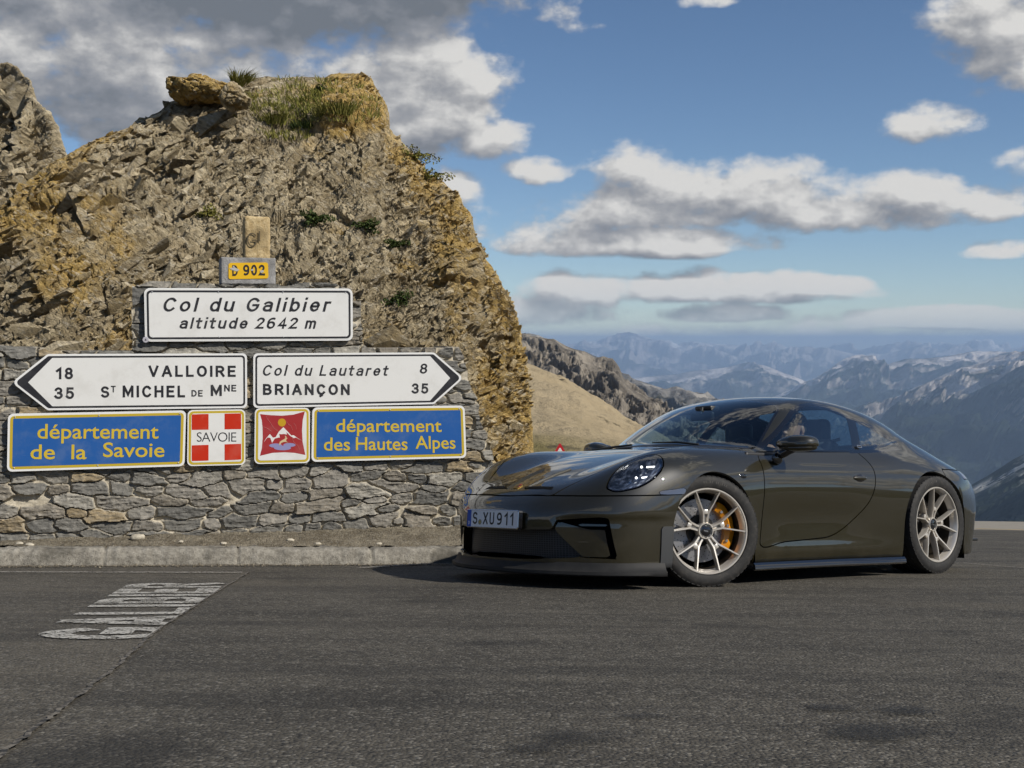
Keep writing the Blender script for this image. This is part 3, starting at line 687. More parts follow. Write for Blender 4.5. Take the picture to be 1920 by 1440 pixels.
def hill_disp(P, s, shp):
    B_ = bedding(P)
    crag = sst(-.1, .4, fbm(P*.55+3, 3, .5, s)+.45*np.exp(-((P[:, 0]+4.2)/1.6)**2-((P[:, 2]-3.1)/1.3)**2)-.25*sst(-2.2, -1, P[:, 0]))                    # where the rock is coarse
    def beds(h, k, brk):             # stepped layers: each bed's edge juts out over the one below, broken sideways
        w = fbm(P*.8/h*.16, 3, .5, s+k)*1.3; q = B_[:, 2]/h+w
        ly = np.floor(q).astype(np.int64); f = q-ly
        c = np.floor(B_[:, 0]/(h*brk)+hash3(ly, ly*0+1, ly*0, s+k)*9+.5*fbm(P/h*.35, 2, .5, s+k+1)).astype(np.int64)
        j = hash3(ly, c, ly*0, s+k+2); up_ = sst(0, .10, f)
        return (j-.5)*1.1*up_+(f-.6)*up_*(.3+.9*j), j
    l1, j1 = beds(.34, 20, 2.6); l2, j2 = beds(.135, 30, 3.2); l3, j3 = beds(.058, 40, 3.2); l4, j4 = beds(.030, 45, 3.4)
    g0, i0 = blocks(B_, 1.35, 1.5, s+13, .9); a, i1 = blocks(B_, .62, 1.6, s+1, .9); b, i2 = blocks(B_, .25, 2.0, s+2, .9); c, i3 = blocks(B_, .10, 2.2, s+3, .9)
    pat = sst(-.3, .3, fbm(P*.9+11, 3, .5, s+61)); pa2 = sst(-.3, .3, fbm(P*1.7+5, 3, .5, s+62))
    r = fbm(P*.45, 3, .5, s+9)*.30+g0*.13+a*(.01+.04*crag)+b*(.015+.03*crag)+c*.030+l1*(.04+.15*crag)*(.3+.7*pat)+l2*(.035+.065*crag)*(.35+.65*pa2)+l3*.052*(1.2-.6*pa2)+l4*.026+fbm(P*26, 3, .6, s+11)*.007
    return r, .25*i0+.2*j1+.25*j2+.3*j3, crag
SKY = [(-140, 440), (-60, 398), (0, 366), (30, 340), (55, 315), (90, 292), (120, 276), (150, 262), (180, 250), (215, 240), (245, 232), (262, 216), (275, 219), (300, 208), (318, 192), (360, 180), (420, 168), (432, 158), (445, 154), (470, 150), (500, 148), (530, 152), (560, 150), (575, 149), (610, 152), (625, 146), (640, 143), (680, 144), (694, 160), (702, 180), (716, 208), (718, 232), (735, 256), (752, 272), (775, 295), (800, 330), (830, 345), (845, 360), (858, 365), (866, 388), (880, 402), (886, 432), (892, 462), (910, 492), (920, 505), (935, 532), (947, 566), (955, 592), (968, 640), (977, 672), (985, 700), (991, 740), (994, 790), (997, 838), (1002, 880), (1012, 930)]
SKY = [(x, y+max(0, (310-x)/310)*34) for x, y in SKY]
cols = np.concatenate([np.arange(-140, 850, 1.75), np.arange(850, 960, 1.25), np.arange(960, 1012, .6)])
P2, Q, tone, hx, hy = fan_hill('rocky_hill', SKY, [(-140, 10.7), (400, 11.0), (900, 11.6), (1012, 12.6)], [(-140, 13.2), (100, 14.0), (400, 15.2), (700, 15.2), (900, 14.2), (985, 13.3), (1012, 12.9)], 960, cols, 470, 45, hill_disp, 100, M_rock)
skx = np.interp(hx, *np.array(SKY).T)
# ochre weathering: along the left crest, down the right edge, on the top right bluff
och = .66*sst(210, 60, hx-.75*(hy-400)*-1*0-np.maximum(0, 330-hy)*1.25)*sst(560, 430, hy)
redge = np.interp(hy, [s_[1] for s_ in SKY if s_[0] >= 690], [s_[0] for s_ in SKY if s_[0] >= 690])-hx
och = np.maximum(och, .52*sst(190, 30, redge)*sst(120, 330, hy))
och = np.maximum(och, .75*sst(110, 40, np.hypot((hx-660)*1.0, (hy-190)*.9)))
och = np.maximum(och, .40*sst(.0, .4, fbm(P2.reshape(-1, 3)*.9, 3, .5, 140)))+.10
hill = mesh('rocky_hill', P2.reshape(-1, 3), Q, M_rock, attrs={'ochre': och, 'tone': tone}, smooth=True)
hill.data.set_sharp_from_angle(angle=R_(38)); tag(hill, 'steep tan and ochre rocky hill of flaky shale rising behind the sign wall', 'rock hill')
HILL = P2
def hill_at(px, py):                  # nearest point of the hill's face to a place in the photograph
    k = np.argmin((hx-px)**2+(hy-py)**2+1e5*(np.arange(len(hx)) >= 470*len(cols))); return P2.reshape(-1, 3)[k]
# angular shards and slabs lying along the beds
def shard_templates(n, seed):
    rg = np.random.RandomState(seed); out = []
    for _ in range(n):
        bm = bmesh.new(); k = rg.randint(8, 12); P = rg.uniform(-1, 1, (k, 3)); P /= np.maximum(np.abs(P).max(1), .55)[:, None]
        for q in P: bm.verts.new(q)
        bmesh.ops.convex_hull(bm, input=bm.verts[:]); bmesh.ops.delete(bm, geom=[v for v in bm.verts if not v.link_faces], context='VERTS'); bmesh.ops.triangulate(bm, faces=bm.faces[:])
        bm.verts.index_update(); out.append((np.array([v.co[:] for v in bm.verts]), np.array([[v.index for v in f.verts] for f in bm.faces]))); bm.free()
    return out
def scatter_shards(P2, hx, hy, och, tone, cnt, seed, smin_, smax_, pw, ok, lift):
    rg = np.random.RandomState(seed); T_ = shard_templates(24, seed); V = []; F = []; O = []; Tn = []; nb = 0
    Pf = P2.reshape(-1, 3); dx = np.gradient(P2, axis=1); dt = np.gradient(P2, axis=0); N_ = np.cross(dx, dt).reshape(-1, 3); N_ /= np.maximum(np.linalg.norm(N_, axis=1), 1e-9)[:, None]
    cand = np.where(ok)[0]
    Rb = bedding(np.eye(3))          # rows: world axes in bed coordinates -> columns are the bed axes in the world
    for i in rg.choice(cand, cnt):
        tv, tf = T_[rg.randint(24)]; L = smin_+(smax_-smin_)*rg.rand()**pw
        e = rg.normal(0, .22, 3); a = rg.normal(0, .5); ca, sa = math.cos(a), math.sin(a)
        Rj = np.array([[ca, -sa, e[0]], [sa, ca, e[1]], [-e[0], -e[1], 1]])
        q = (tv*np.array([L, L*rg.uniform(.5, .95), L*rg.uniform(.16, .42)])) @ Rj.T
        q = q @ Rb.T+Pf[i]+N_[i]*L*lift*rg.uniform(-.3, .9)
        V.append(q); F.append(tf+nb); nb += len(q); O.append(np.full(len(q), och[i]*rg.uniform(.6, 1.25))); Tn.append(np.full(len(q), rg.rand()))
    o = mesh('scree', np.concatenate(V), np.concatenate(F), M_rock, attrs={'ochre': np.concatenate(O), 'tone': np.concatenate(Tn)}); return tag(o, kind='stuff')
rowid = np.arange(len(hx))//len(cols); grassy = (hx-572)**2/118**2+(hy-206)**2/56**2 < 1
vis = (rowid < 468) & (rowid > 60) & (hx > -60) & (hx < 992) & ~grassy
skr = redge; rg0 = np.random.RandomState(6); pz = fbm(P2.reshape(-1, 3)*1.1+2, 3, .5, 171); patch = rg0.rand(len(hx)) < .10+.9*sst(-.12, .22, pz); crg = np.exp(-((hx-230)/190)**2-((hy-360)/130)**2)
rg_ = np.random.RandomState(5)
scatter_shards(P2, hx, hy, och, tone, 7500, 700, .014, .065, 2.2, vis & patch, .20)
scatter_shards(P2, hx, hy, och, tone, 950, 710, .05, .14, 2.2, vis & patch & (rowid < 455) & (skr > 22) & (rg_.rand(len(hx)) < .25+crg), .30)
scatter_shards(P2, hx, hy, och, tone, 30, 720, .16, .32, 2.0, vis & (rowid < 420) & (skr > 70) & (rg_.rand(len(hx)) < .15+crg), .02)
# paler crag further back on the left
def crag_disp(P, s, shp):
    d, t_, c_ = hill_disp(P/2.4, s, shp); return d*2.4+fbm(P*.3, 3, .5, s+77)*.8, t_, None
CSKY = [(-160, 150), (-60, 138), (0, 124), (14, 122), (30, 128), (42, 142), (56, 152), (63, 172), (62, 188), (70, 200), (86, 214), (98, 236), (106, 256), (112, 276), (118, 300), (130, 350), (150, 420)]
P3, Q3, tone3, cx_, cy_ = fan_hill('crag', CSKY, [(-160, 24), (150, 25)], [(-160, 29), (150, 27)], 700, np.arange(-160, 150, 1.3), 300, 30, crag_disp, 300, None, fade=.25)
M_crag = rockfn(.45)
cr = mesh('rock_crag', P3.reshape(-1, 3), Q3, M_crag, attrs={'ochre': .03+0*tone3, 'tone': .2+.7*tone3}, smooth=True); cr.data.set_sharp_from_angle(angle=R_(40))
tag(cr, 'paler rock crag standing behind the left end of the hill', 'rock')
crow = np.arange(len(cx_))//len(np.arange(-160, 150, 1.3)); cvis = (crow < 296) & (crow > 20)
scatter_shards(P3, cx_, cy_, .02+0*tone3, tone3, 1800, 730, .05, .24, 2.2, cvis & (crow < 265), .02)
# boulders on the crest
def boulder(pts_px, D, depth, seed, label, och):
    c = np.array(pts_px, float).mean(0); half = (np.array(pts_px).max(0)-np.array(pts_px).min(0))/2
    bm = bmesh.new(); bmesh.ops.create_icosphere(bm, subdivisions=6, radius=1); S = np.array([v.co[:] for v in bm.verts]); F = np.array([[v.index for v in f.verts] for f in bm.faces]); bm.free()
    ang = np.arctan2(S[:, 2], S[:, 0]); poly = smooth_poly(pts_px, 2)-c
    pa = np.arctan2(-poly[:, 1], poly[:, 0]); pr = np.hypot(poly[:, 0], poly[:, 1]); o_ = np.argsort(pa)
    r = np.interp(ang, np.concatenate([pa[o_]-2*np.pi, pa[o_], pa[o_]+2*np.pi]), np.tile(pr[o_], 3))
    rr = np.hypot(S[:, 0], S[:, 2]); k = r*rr**.8/np.maximum(rr, 1e-6)/FPX*D
    P = np.column_stack([S[:, 0]*k, S[:, 1]*depth, S[:, 2]*k]); n = S
    d, i1 = blocks(bedding(P), .30, 1.6, seed, .8); d2, i2 = blocks(bedding(P), .10, 1.8, seed+1, .8)
    P = P+n*(d*.05+d2*.022+fbm(P*9, 3, .5, seed)*.02)[:, None]
    P = P @ C2W.T+at(c[0], c[1], D)
    o = mesh('boulder', P, F, M_rock, attrs={'ochre': och+0*i1, 'tone': .5*i1+.5*i2}, smooth=True); o.data.set_sharp_from_angle(angle=R_(35)); tag(o, label, 'boulder')
boulder([(314, 152), (322, 149), (345, 152), (362, 146), (378, 145), (392, 142), (404, 150), (420, 157), (440, 170), (425, 184), (395, 188), (360, 194), (335, 190), (320, 180), (318, 166)], 14.6, .35, 401, 'ochre boulder jutting out from the top left of the hill', .85)
boulder([(414, 178), (424, 164), (436, 160), (452, 172), (470, 188), (460, 200), (436, 204), (418, 196)], 14.2, .2, 421, 'small brown boulder beside the jutting ochre one on the crest', .35)
# ------------------------------------------------------------------ grass and low plants on the hill
def leaffn(a, b_):
    def fn(N, b, o):
        oi = N.n('ShaderNodeNewGeometry').outputs['Random Per Island']; N.put(b.inputs['Base Color'], N.mix(oi, a, b_))
    return fn
M_grass = mat('dry_grass', rough=.8, spec=.1, fn=leaffn((.09, .11, .020), (.36, .33, .09)))
M_green = mat('green_leaf', rough=.7, spec=.15, fn=leaffn((.018, .035, .008), (.075, .10, .025)))
M_olive = mat('olive_leaf', rough=.7, spec=.15, fn=leaffn((.08, .09, .015), (.26, .23, .06)))
def blades(rnd, c, n, spread, h, w, lean=(.0, 0), V=None, F=None):
    V = [] if V is None else V; F = [] if F is None else F
    for _ in range(n):
        a = rnd.uniform(0, 6.28); r = spread*math.sqrt(rnd.random()); p = Vector(c)+Vector((math.cos(a)*r, math.sin(a)*r*.6, rnd.uniform(-.02, .02)))
        hh = h*rnd.uniform(.5, 1.1); t = Vector((math.cos(a)*.45+lean[0]+rnd.uniform(-.3, .3), math.sin(a)*.35+lean[1]-.1, 1)).normalized(); s = Vector((rnd.uniform(-1, 1), rnd.uniform(-.5, .5), 0)).normalized()*w
        b = len(V); m1 = p+t*hh*.55; tip = p+t*hh*.95+Vector((t.x*.35*hh, t.y*.3*hh, -.18*hh))
        V += [p-s, p+s, m1+s*.8, m1-s*.8, tip]; F += [(b, b+1, b+2, b+3), (b+3, b+2, b+4)]
    return V, F
rnd = random.Random(11); V, F = [], []
for k in range(150):                  # the grassy patch below the crest
    for _ in range(30):
        x, y = rnd.gauss(560, 62), rnd.gauss(205, 34)
        if 455 < x < 690 and 152 < y < 262 and y > 150+.0*x and (x-572)**2/122**2+(y-206)**2/60**2 < 1: break
    p = hill_at(x, y); blades(rnd, p-np.array([0, .02, .03]), 24, .12, rnd.choice((.07, .10, .15)), .0042, (-.05, 0), V, F)
g = mesh('grass', V, F, M_grass); tag(g, kind='stuff')
def tuft(px, py, n, sp, h, m, label, lean=(0, 0), w=.004, name='grass_tuft', cat='grass tuft'):
    p = hill_at(px, py); V, F = blades(random.Random(int(px*7+py)), p-np.array([0, .03, .04]), n, sp, h, w, lean); tag(mesh(name, V, F, m), label, cat)
tuft(452, 158, 330, .11, .30, M_olive, 'tall windblown grass tuft on the crest beside the ochre boulder', (.28, 0))
tuft(512, 232, 260, .15, .20, M_olive, 'yellow green grass tuft hanging below the main grass patch', (-.1, -.1))
tuft(636, 232, 420, .20, .24, M_olive, 'broad olive bush of grass under the ochre bluff on the right', (-.05, 0))
tuft(572, 238, 260, .16, .12, M_green, 'low dark green clump in the middle of the grassy patch')
def shrub(px, py, r, n, label, m=M_green):
    rn = random.Random(int(px+py*3)); p = Vector(hill_at(px, py)); V = []; F = []
    for _ in range(n):
        d = Vector((rn.gauss(0, 1), rn.gauss(0, .7)-.3, rn.gauss(0, .75)+.2)); d = d.normalized()*r*rn.random()**.6*(1+.5*math.sin(3*math.atan2(d.z, d.x)+px)); d.x *= 1.45; d.z *= .75; c = p+d+Vector((0, -.04, .0))
        a = Vector((rn.gauss(0, 1), rn.gauss(0, 1), rn.gauss(0, 1))).normalized()*.016; b_ = a.cross(Vector((rn.gauss(0, 1), rn.gauss(0, 1), 1))).normalized()*.010; k = len(V)
        V += [c-a, c+b_, c+a, c-b_]; F.append((k, k+1, k+2, k+3))
    tag(mesh('alpine_plant', V, F, m), label, 'plant')
shrub(592, 410, .115, 900, 'round dark green plant on the slope above the right end of the top sign')
shrub(690, 426, .10, 600, 'dark green plant under a pale slab right of the round one')
shrub(742, 470, .08, 450, 'small green plant halfway down the right part of the slope')
shrub(746, 568, .13, 900, 'bushy green plant just above the arrow sign pointing right')
shrub(393, 410, .10, 450, 'sparse light green plant left of the old boundary stone', M_olive)
shrub(775, 300, .16, 700, 'dark plant hanging from the right edge of the crest', M_olive)
shrub(812, 335, .13, 500, 'second dark plant lower down the right edge of the crest', M_olive)
shrub(600, 176, .06, 260, 'tiny dark green plant beside the ochre bluff on the crest')
# ------------------------------------------------------------------ hillside, cliffs and the distant ranges
def mountfn(rock, veg, pale, s, palef=.5, vegk=.5, slope=.9):
    def fn(N, b, o):
        c = N.vm('MULTIPLY', obj_co(N), (s, s, s)); n = N.noise(c, 3, 8, .62); n2 = N.noise(c, 11, 7, .65); n3 = N.noise(N.vm('MULTIPLY', c, (1, 1, .35)), 7, 6, .7)
        nz = N.sep(N.n('ShaderNodeNewGeometry').outputs['Normal'])[2]
        hgt = N.n('ShaderNodeAttribute', attribute_name='high').outputs['Fac']
        r = N.mix(N.mapr(n3, .35, .65), tuple(q*.6 for q in rock), rock)
        v = N.mix(N.mapr(n2, .35, .65), tuple(q*.6 for q in veg), veg)
        k = N.mapr(N.m('ADD', N.m('ADD', hgt, N.m('MULTIPLY', N.m('SUBTRACT', n, .5), 1.5)), N.m('MULTIPLY', N.m('SUBTRACT', .75, nz), slope)), vegk-.12, vegk+.12)
        col = N.mix(k, v, r)
        p = N.m('MULTIPLY', N.m('MULTIPLY', N.mapr(N.m('ADD', n2, N.m('MULTIPLY', hgt, .22)), palef, palef+.08), N.mapr(n, .42, .6)), N.mapr(hgt, .35, .9))
        N.put(b.inputs['Base Color'], N.mix(p, col, pale)); bump(N, b, N.m('ADD', n, n2), .6, .05/s)
    return mat('mountain', rough=1, spec=.05, fn=fn)
def mrange(name, sk, D, Df, yf, amp, seed, m, nc=420, nr=90, freq=1.0, jag=1.0, label=None, steep=1.0):
    sk = np.array(sk, float); px = np.linspace(sk[0, 0], sk[-1, 0], nc); y = np.interp(px, sk[:, 0], sk[:, 1])
    t = np.linspace(0, 1, nr)[:, None]                                  # 0 at the foot, 1 on the crest
    Dm = Df+(D-Df)*t**.9; yfoot = np.interp(px, *np.array(yf).T) if hasattr(yf, '__len__') else yf
    Zc = -(y-720)/FPX*D; Zf_ = -(yfoot-720)/FPX*Df
    Z = Zf_+(Zc-Zf_)*t**steep
    Dm = np.vstack([Dm+0*px, [D*1.03+0*px]]); Z = np.vstack([Z, [Zc-(D-Df)*.25]])
    X = (px-960)/FPX*Dm
    P = np.stack([X, Dm, Z], -1); L = D*.085/freq
    q = np.stack([X/L, Dm/L*.7, Z*0], -1).reshape(-1, 3); warp = fbm(q*.7, 3, .5, seed+9)
    q[:, 0] += warp*.8
    rid = fbm(q, 8, .52, seed, ridge=True).reshape(X.shape)
    tt = np.vstack([t, [[1]]])
    env = np.sin(np.clip(tt, 0, 1)*math.pi)**.8+.17*jag*tt**3
    P[..., 2] += rid*amp*env*(D-Df)*.055; P[..., 1] -= rid*amp*env*(D-Df)*.10
    W_ = P @ C2W.T+EYE; shp = X.shape; idx = np.arange(X.size).reshape(shp)
    Q = np.stack([idx[:-1, :-1], idx[:-1, 1:], idx[1:, 1:], idx[1:, :-1]], -1).reshape(-1, 4)
    o = mesh(name, W_.reshape(-1, 3), Q, m, attrs={'high': np.broadcast_to(np.vstack([t, [[1]]]), shp).ravel().copy()}, smooth=True)
    return tag(o, kind='structure')
M_slope = mat('scree_slope', rough=1, spec=.05, fn=lambda N, b, o: (lambda c, h: (N.put(b.inputs['Base Color'], N.mix(N.m('MULTIPLY', N.mapr(N.noise(c, .22, 8, .72), .60, .66), .85), N.mix(N.mapr(N.m('ADD', h, N.m('MULTIPLY', N.m('SUBTRACT', N.noise(c, .03, 6, .6), .5), .7)), -.02, .22), N.mix(N.noise(c, .25, 6, .7), (.075, .07, .022), (.20, .165, .075)), N.mix(N.noise(N.vm('MULTIPLY', c, (1, .3, .3)), .10, 7, .65), (.21, .165, .095), (.47, .385, .255))), (.10, .085, .055))), bump(N, b, N.noise(c, .5, 6, .7), .8, .8)))(obj_co(N), N.n('ShaderNodeAttribute', attribute_name='high').outputs['Fac']))
mrange('hillside', [(250, 470), (600, 560), (820, 618), (940, 655), (985, 681), (1010, 691), (1050, 706), (1090, 729), (1130, 756), (1170, 786), (1195, 801), (1260, 842), (1340, 885), (1420, 930)], 190, 34, 905, .16, 500, M_slope, 480, 120, 1.2, .25)
M_cliff = mat('cliff_rock', rough=1, spec=.05, fn=lambda N, b, o: (lambda c: (N.put(b.inputs['Base Color'], N.mix(N.mapr(N.noise(N.vm('MULTIPLY', c, (1, 1, .22)), .05, 8, .7), .35, .65), (.13, .115, .095), (.33, .29, .235))), bump(N, b, N.noise(N.vm('MULTIPLY', c, (1, 1, .25)), .06, 8, .7), 1, 8)))(obj_co(N)))
mrange('cliffs', [(420, 560), (700, 600), (850, 622), (930, 640), (970, 630), (985, 628), (1000, 634), (1020, 639), (1040, 640), (1060, 652), (1078, 660), (1100, 668), (1115, 676), (1132, 672), (1148, 676), (1160, 692), (1168, 714), (1185, 730), (1205, 748), (1225, 760), (1245, 782), (1270, 815), (1300, 850)], 900, 520, 860, .9, 520, M_cliff, 620, 140, 2.2, 1.0, steep=1.5)
M_back = mountfn((.15, .145, .135), (.07, .068, .04), (.3, .28, .25), .0022, .62, .35)
mrange('ridge', [(300, 600), (700, 630), (940, 640), (975, 634), (990, 629), (1010, 632), (1040, 644), (1100, 662), (1150, 684), (1165, 698), (1190, 712), (1220, 722), (1250, 731), (1285, 737), (1320, 745), (1370, 768), (1450, 810), (1580, 900)], 2600, 1500, 900, .8, 540, M_back, 360, 90, 1.5, .8)
M_mtn = mountfn((.30, .27, .245), (.020, .028, .018), (.62, .57, .53), .00055, .60, .80, .30)
M_far = mountfn((.34, .31, .30), (.05, .06, .05), (.6, .6, .6), .0003, .55, .45)
M_wood = mountfn((.10, .10, .09), (.016, .024, .014), (.4, .4, .38), .0010, .66, 1.15, .2)
mrange('far_range', [(200, 655), (400, 648), (650, 662), (900, 668), (1000, 662), (1060, 660), (1090, 650), (1120, 648), (1150, 640), (1175, 633), (1190, 639), (1215, 648), (1260, 656), (1320, 655), (1370, 660), (1400, 655), (1440, 649), (1470, 654), (1520, 660), (1560, 655), (1610, 662), (1660, 655), (1700, 651), (1740, 656), (1780, 655), (1800, 648), (1813, 641), (1826, 648), (1850, 655), (1900, 661), (1960, 655), (2080, 658)], 32000, 20000, 745, .8, 560, M_far, 900, 80, 1.8, 1.0)
mrange('mid_range', [(900, 830), (1080, 730), (1150, 712), (1210, 706), (1260, 702), (1300, 694), (1345, 690), (1390, 683), (1430, 684), (1455, 692), (1490, 706), (1540, 728), (1620, 760), (1740, 830)], 17000, 11500, 830, .8, 580, M_mtn, 420, 90, 1.6, .8)
mrange('mid_range', [(1290, 850), (1400, 770), (1470, 738), (1520, 716), (1555, 694), (1585, 674), (1600, 668), (1615, 667), (1635, 678), (1660, 688), (1700, 680), (1740, 674), (1790, 668), (1830, 664), (1900, 660), (1980, 664), (2080, 660)], 13500, 8500, 850, .9, 600, M_mtn, 520, 110, 1.7, 1.0)
mrange('right_mountain', [(1230, 985), (1360, 900), (1480, 830), (1560, 790), (1620, 766), (1680, 744), (1730, 722), (1770, 704), (1800, 692), (1830, 686), (1860, 675), (1890, 667), (1920, 664), (1990, 655), (2080, 650)], 9000, 4600, 985, .9, 620, M_mtn, 560, 150, 1.9, .9)
mrange('wooded_spur', [(1560, 985), (1640, 975), (1740, 948), (1800, 922), (1850, 894), (1900, 862), (1960, 832), (2080, 790)], 3000, 1500, 1150, .6, 640, M_wood, 260, 80, 1.8, .5)
# valley floor and the ground all round, out to the horizon
zf = -1250.0; VS = [(-60000, -60000), (60000, -60000), (60000, 60000), (-60000, 60000)]
tag(mesh('valley_floor', [(x, y, zf) for x, y in VS], [(0, 1, 2, 3)], M_wood), kind='structure')
# verge and the slope below the rim of the pass
rim2 = [np.array(gz(p, -.004)) for p in ((-60, 26), (-6, 24.5), (4, 21.8), (8.3, 20.9), (13, 19.8), (40, 14), (60, 8), (60, -45))]
out = [np.array([0, 8., 0]), np.array([0, 8., 0]), np.array([1.4, 8, 0]), np.array([3., 8, 0]), np.array([4, 7.5, 0]), np.array([6, 5, 0]), np.array([9, 2, 0]), np.array([9, 0, 0])]
V = []; F = []; K = 9
for p, q in zip(rim2, out):
    e_ = p+q; e_[2] = ground_z(e_[0], e_[1])-.01; V += [p, p*.5+e_*.5+np.array([0, 0, .01]), e_]
    for k in range(1, K-2): s = 4**k*1.2; d_ = q/np.linalg.norm(q); V.append(e_+d_*s+np.array([0, 0, -s*.55]))
for i in range(len(rim2)-1):
    for k in range(K-1): F.append((i*K+k, (i+1)*K+k, (i+1)*K+k+1, i*K+k+1))
M_verge = mat('pale_verge', rough=.95, fn=lambda N, b, o: N.put(b.inputs['Base Color'], N.mix(N.noise(obj_co(N), 2.5, 6, .7), (.17, .15, .115), (.33, .30, .245))))
mesh_v = mesh('verge', V, [f[::-1] for f in F], M_verge); tag(mesh_v, kind='structure')
# hills behind the viewer (seen mirrored in the car)
V = []; F = []; n_ = 96; rn = np.random.RandomState(3)
for i in range(n_+1):
    a = R_(62+236*i/n_); h = 46+26*math.sin(a*3.1)+14*math.sin(a*7.7+1); d_ = np.array([math.sin(a), math.cos(a)])
    V += [(*(d_*70), -14 if False else ground_z(*(d_*44))-6), (*(d_*230), h*.45), (*(d_*520), h*1.5), (*(d_*700), -60)]
for i in range(n_):
    for k in range(3): F.append((i*4+k, i*4+k+1, (i+1)*4+k+1, (i+1)*4+k))
tag(mesh('hillside', V, F, M_back, smooth=True, attrs={'high': np.tile(np.array([0, .3, .8, 1.]), n_+1)}), kind='structure')
# warning triangle by the road below
Dw = 40; T_ = Matrix.Translation(at(1050, 829.5, Dw)); c = FPX
ws_ = empty('warning_sign', M=Matrix.Translation(at(1050, 829.5, Dw)-np.array([0, 0, 2.2])), label='small red bordered warning triangle on a post beyond the car bonnet', cat='road sign')
s_ = .50; tri = [(0, 0), (s_, -1.732*s_), (-s_, -1.732*s_)]
Rm = Matrix.Translation((0, 0, 2.2)) @ Matrix.Rotation(R_(90), 4, 'X')
rt = lambda k: round_poly([(x*k, (y+1.1547*s_)*k-1.1547*s_) for x, y in tri], .035*k, 4)
MB().prism(rt(1), -.01, 0, Rm).build('sign_border', mat('sign_red', (.50, .012, .02), .5), ws_)
MB().prism(rt(.74), .0, .004, Rm).build('sign_face', mat('sign_white', (.75, .75, .73), .5), ws_)
MB().tube([(0, .03, -1.2), (0, .03, 2.0)], .03, 10).build('post', mat('galvanised', (.35, .36, .37), .5, metal=.6), ws_)
# ---------------------------------------------------------------- car body: implicit surface, meshed at run time
def curve(pts, sig=.06, x0=-4.2, x1=2.2, st=.004):
    p = np.array(sorted(pts), float)
    x = np.arange(x0, x1, st)
    h = np.diff(p[:, 0]); d = np.diff(p[:, 1])/h
    m = np.zeros(len(p)); m[0] = d[0]; m[-1] = d[-1]
    for i in range(1, len(p)-1):
        if d[i-1]*d[i] > 0:
            w1 = 2*h[i]+h[i-1]; w2 = h[i]+2*h[i-1]
            m[i] = (w1+w2)/(w1/d[i-1]+w2/d[i])
    i = np.clip(np.searchsorted(p[:, 0], x)-1, 0, len(h)-1)
    t = (x-p[i, 0])/h[i]
    tc = np.clip(t, 0, 1)
    y = ((2*tc**3-3*tc**2+1)*p[i, 1]+(tc**3-2*tc**2+tc)*h[i]*m[i]+(-2*tc**3+3*tc**2)*p[i+1, 1]+(tc**3-tc**2)*h[i]*m[i+1])
    y += np.where(t < 0, (t*h[i])*m[i], 0)+np.where(t > 1, ((t-1)*h[i])*m[i+1], 0)
    if sig > 0:
        n = int(4*sig/st); k = np.exp(-.5*(np.arange(-n, n+1)*st/sig)**2); k /= k.sum()
        lo = y[0]+(y[1]-y[0])*np.arange(-n, 0); hi = y[-1]+(y[-1]-y[-2])*np.arange(1, n+1)
        y = np.convolve(np.concatenate([lo, y, hi]), k, 'valid')
    return lambda q: np.interp(q, x, y)

def smax(a, b, k):
    h = np.maximum(k-np.abs(a-b), 0)/k
    return np.maximum(a, b)+h*h*k*.25
def smin(a, b, k): return -smax(-a, -b, k)
# hood / deck centre line
Hc = curve([(1.25, .40), (1.05, .50), (.95, .555), (.83, .603), (.6, .69), (.35, .765), (.1, .825), (-.2, .875), (-.45, .903), (-.8, .91), (-2.4, .87), (-3.0, .80), (-3.35, .72), (-3.6, .65)], .05)
Zf = curve([(1.2, .42), (.95, .53), (.8, .585), (.62, .70), (.45, .785), (.3, .832), (.1, .862), (-.1, .87), (-.35, .872), (-.6, .874), (-1.1, .878), (-1.6, .895), (-2.0, .925), (-2.35, .93), (-2.7, .88), (-3.0, .805), (-3.3, .715), (-3.6, .62)], .06)
Yf = curve([(1.1, .55), (.8, .61), (.5, .665), (.2, .70), (-.2, .725), (-.6, .765), (-1.1, .80), (-1.7, .80), (-2.2, .765), (-2.8, .72), (-3.4, .66)], .08)
Wm = curve([(1.1, .90), (.6, .905), (.3, .917), (0, .918), (-.3, .905), (-.6, .885), (-1.0, .876), (-1.35, .878), (-1.7, .90), (-2.05, .925), (-2.45, .932), (-2.8, .92), (-3.2, .885), (-3.6, .84)], .09)
Cu = curve([(1., .9), (.2, 1.2), (-.1, 1.1), (-.6, .75), (-1.5, .72), (-2.2, .95), (-2.6, 1.05), (-3.4, .9)], .1)
Fz = curve([(0, .985), (.12, 1.0), (.25, 1.01), (.38, 1.012), (.48, 1.0), (.6, .95), (.8, .80), (1.2, .6)], .03, -1, 2)
Fp = curve([(-.01, 0), (0, 0), (.25, .018), (.45, .075), (.6, .155), (.72, .235), (.8, .325), (.86, .435), (.91, .59), (.96, .80)], .02, -.5, 1.5)
Rz = curve([(0, -3.40), (.2, -3.43), (.35, -3.47), (.55, -3.49), (.66, -3.46), (.74, -3.40), (.9, -3.22), (1.2, -3.1)], .03, -1, 2)
Rp = curve([(-.01, 0), (0, 0), (.3, .02), (.5, .065), (.65, .125), (.72, .19), (.80, .29), (.87, .44), (.93, .66)], .03, -.5, 1.5)
Hg = curve([(.1, .60), (-.2, .765), (-.45, .925), (-.75, 1.11), (-1.0, 1.228), (-1.2, 1.281), (-1.4, 1.30), (-1.6, 1.298), (-1.8, 1.283), (-2.05, 1.245), (-2.3, 1.184), (-2.6, 1.085), (-2.9, .965), (-3.2, .825), (-3.45, .70), (-3.8, .54)], .07)
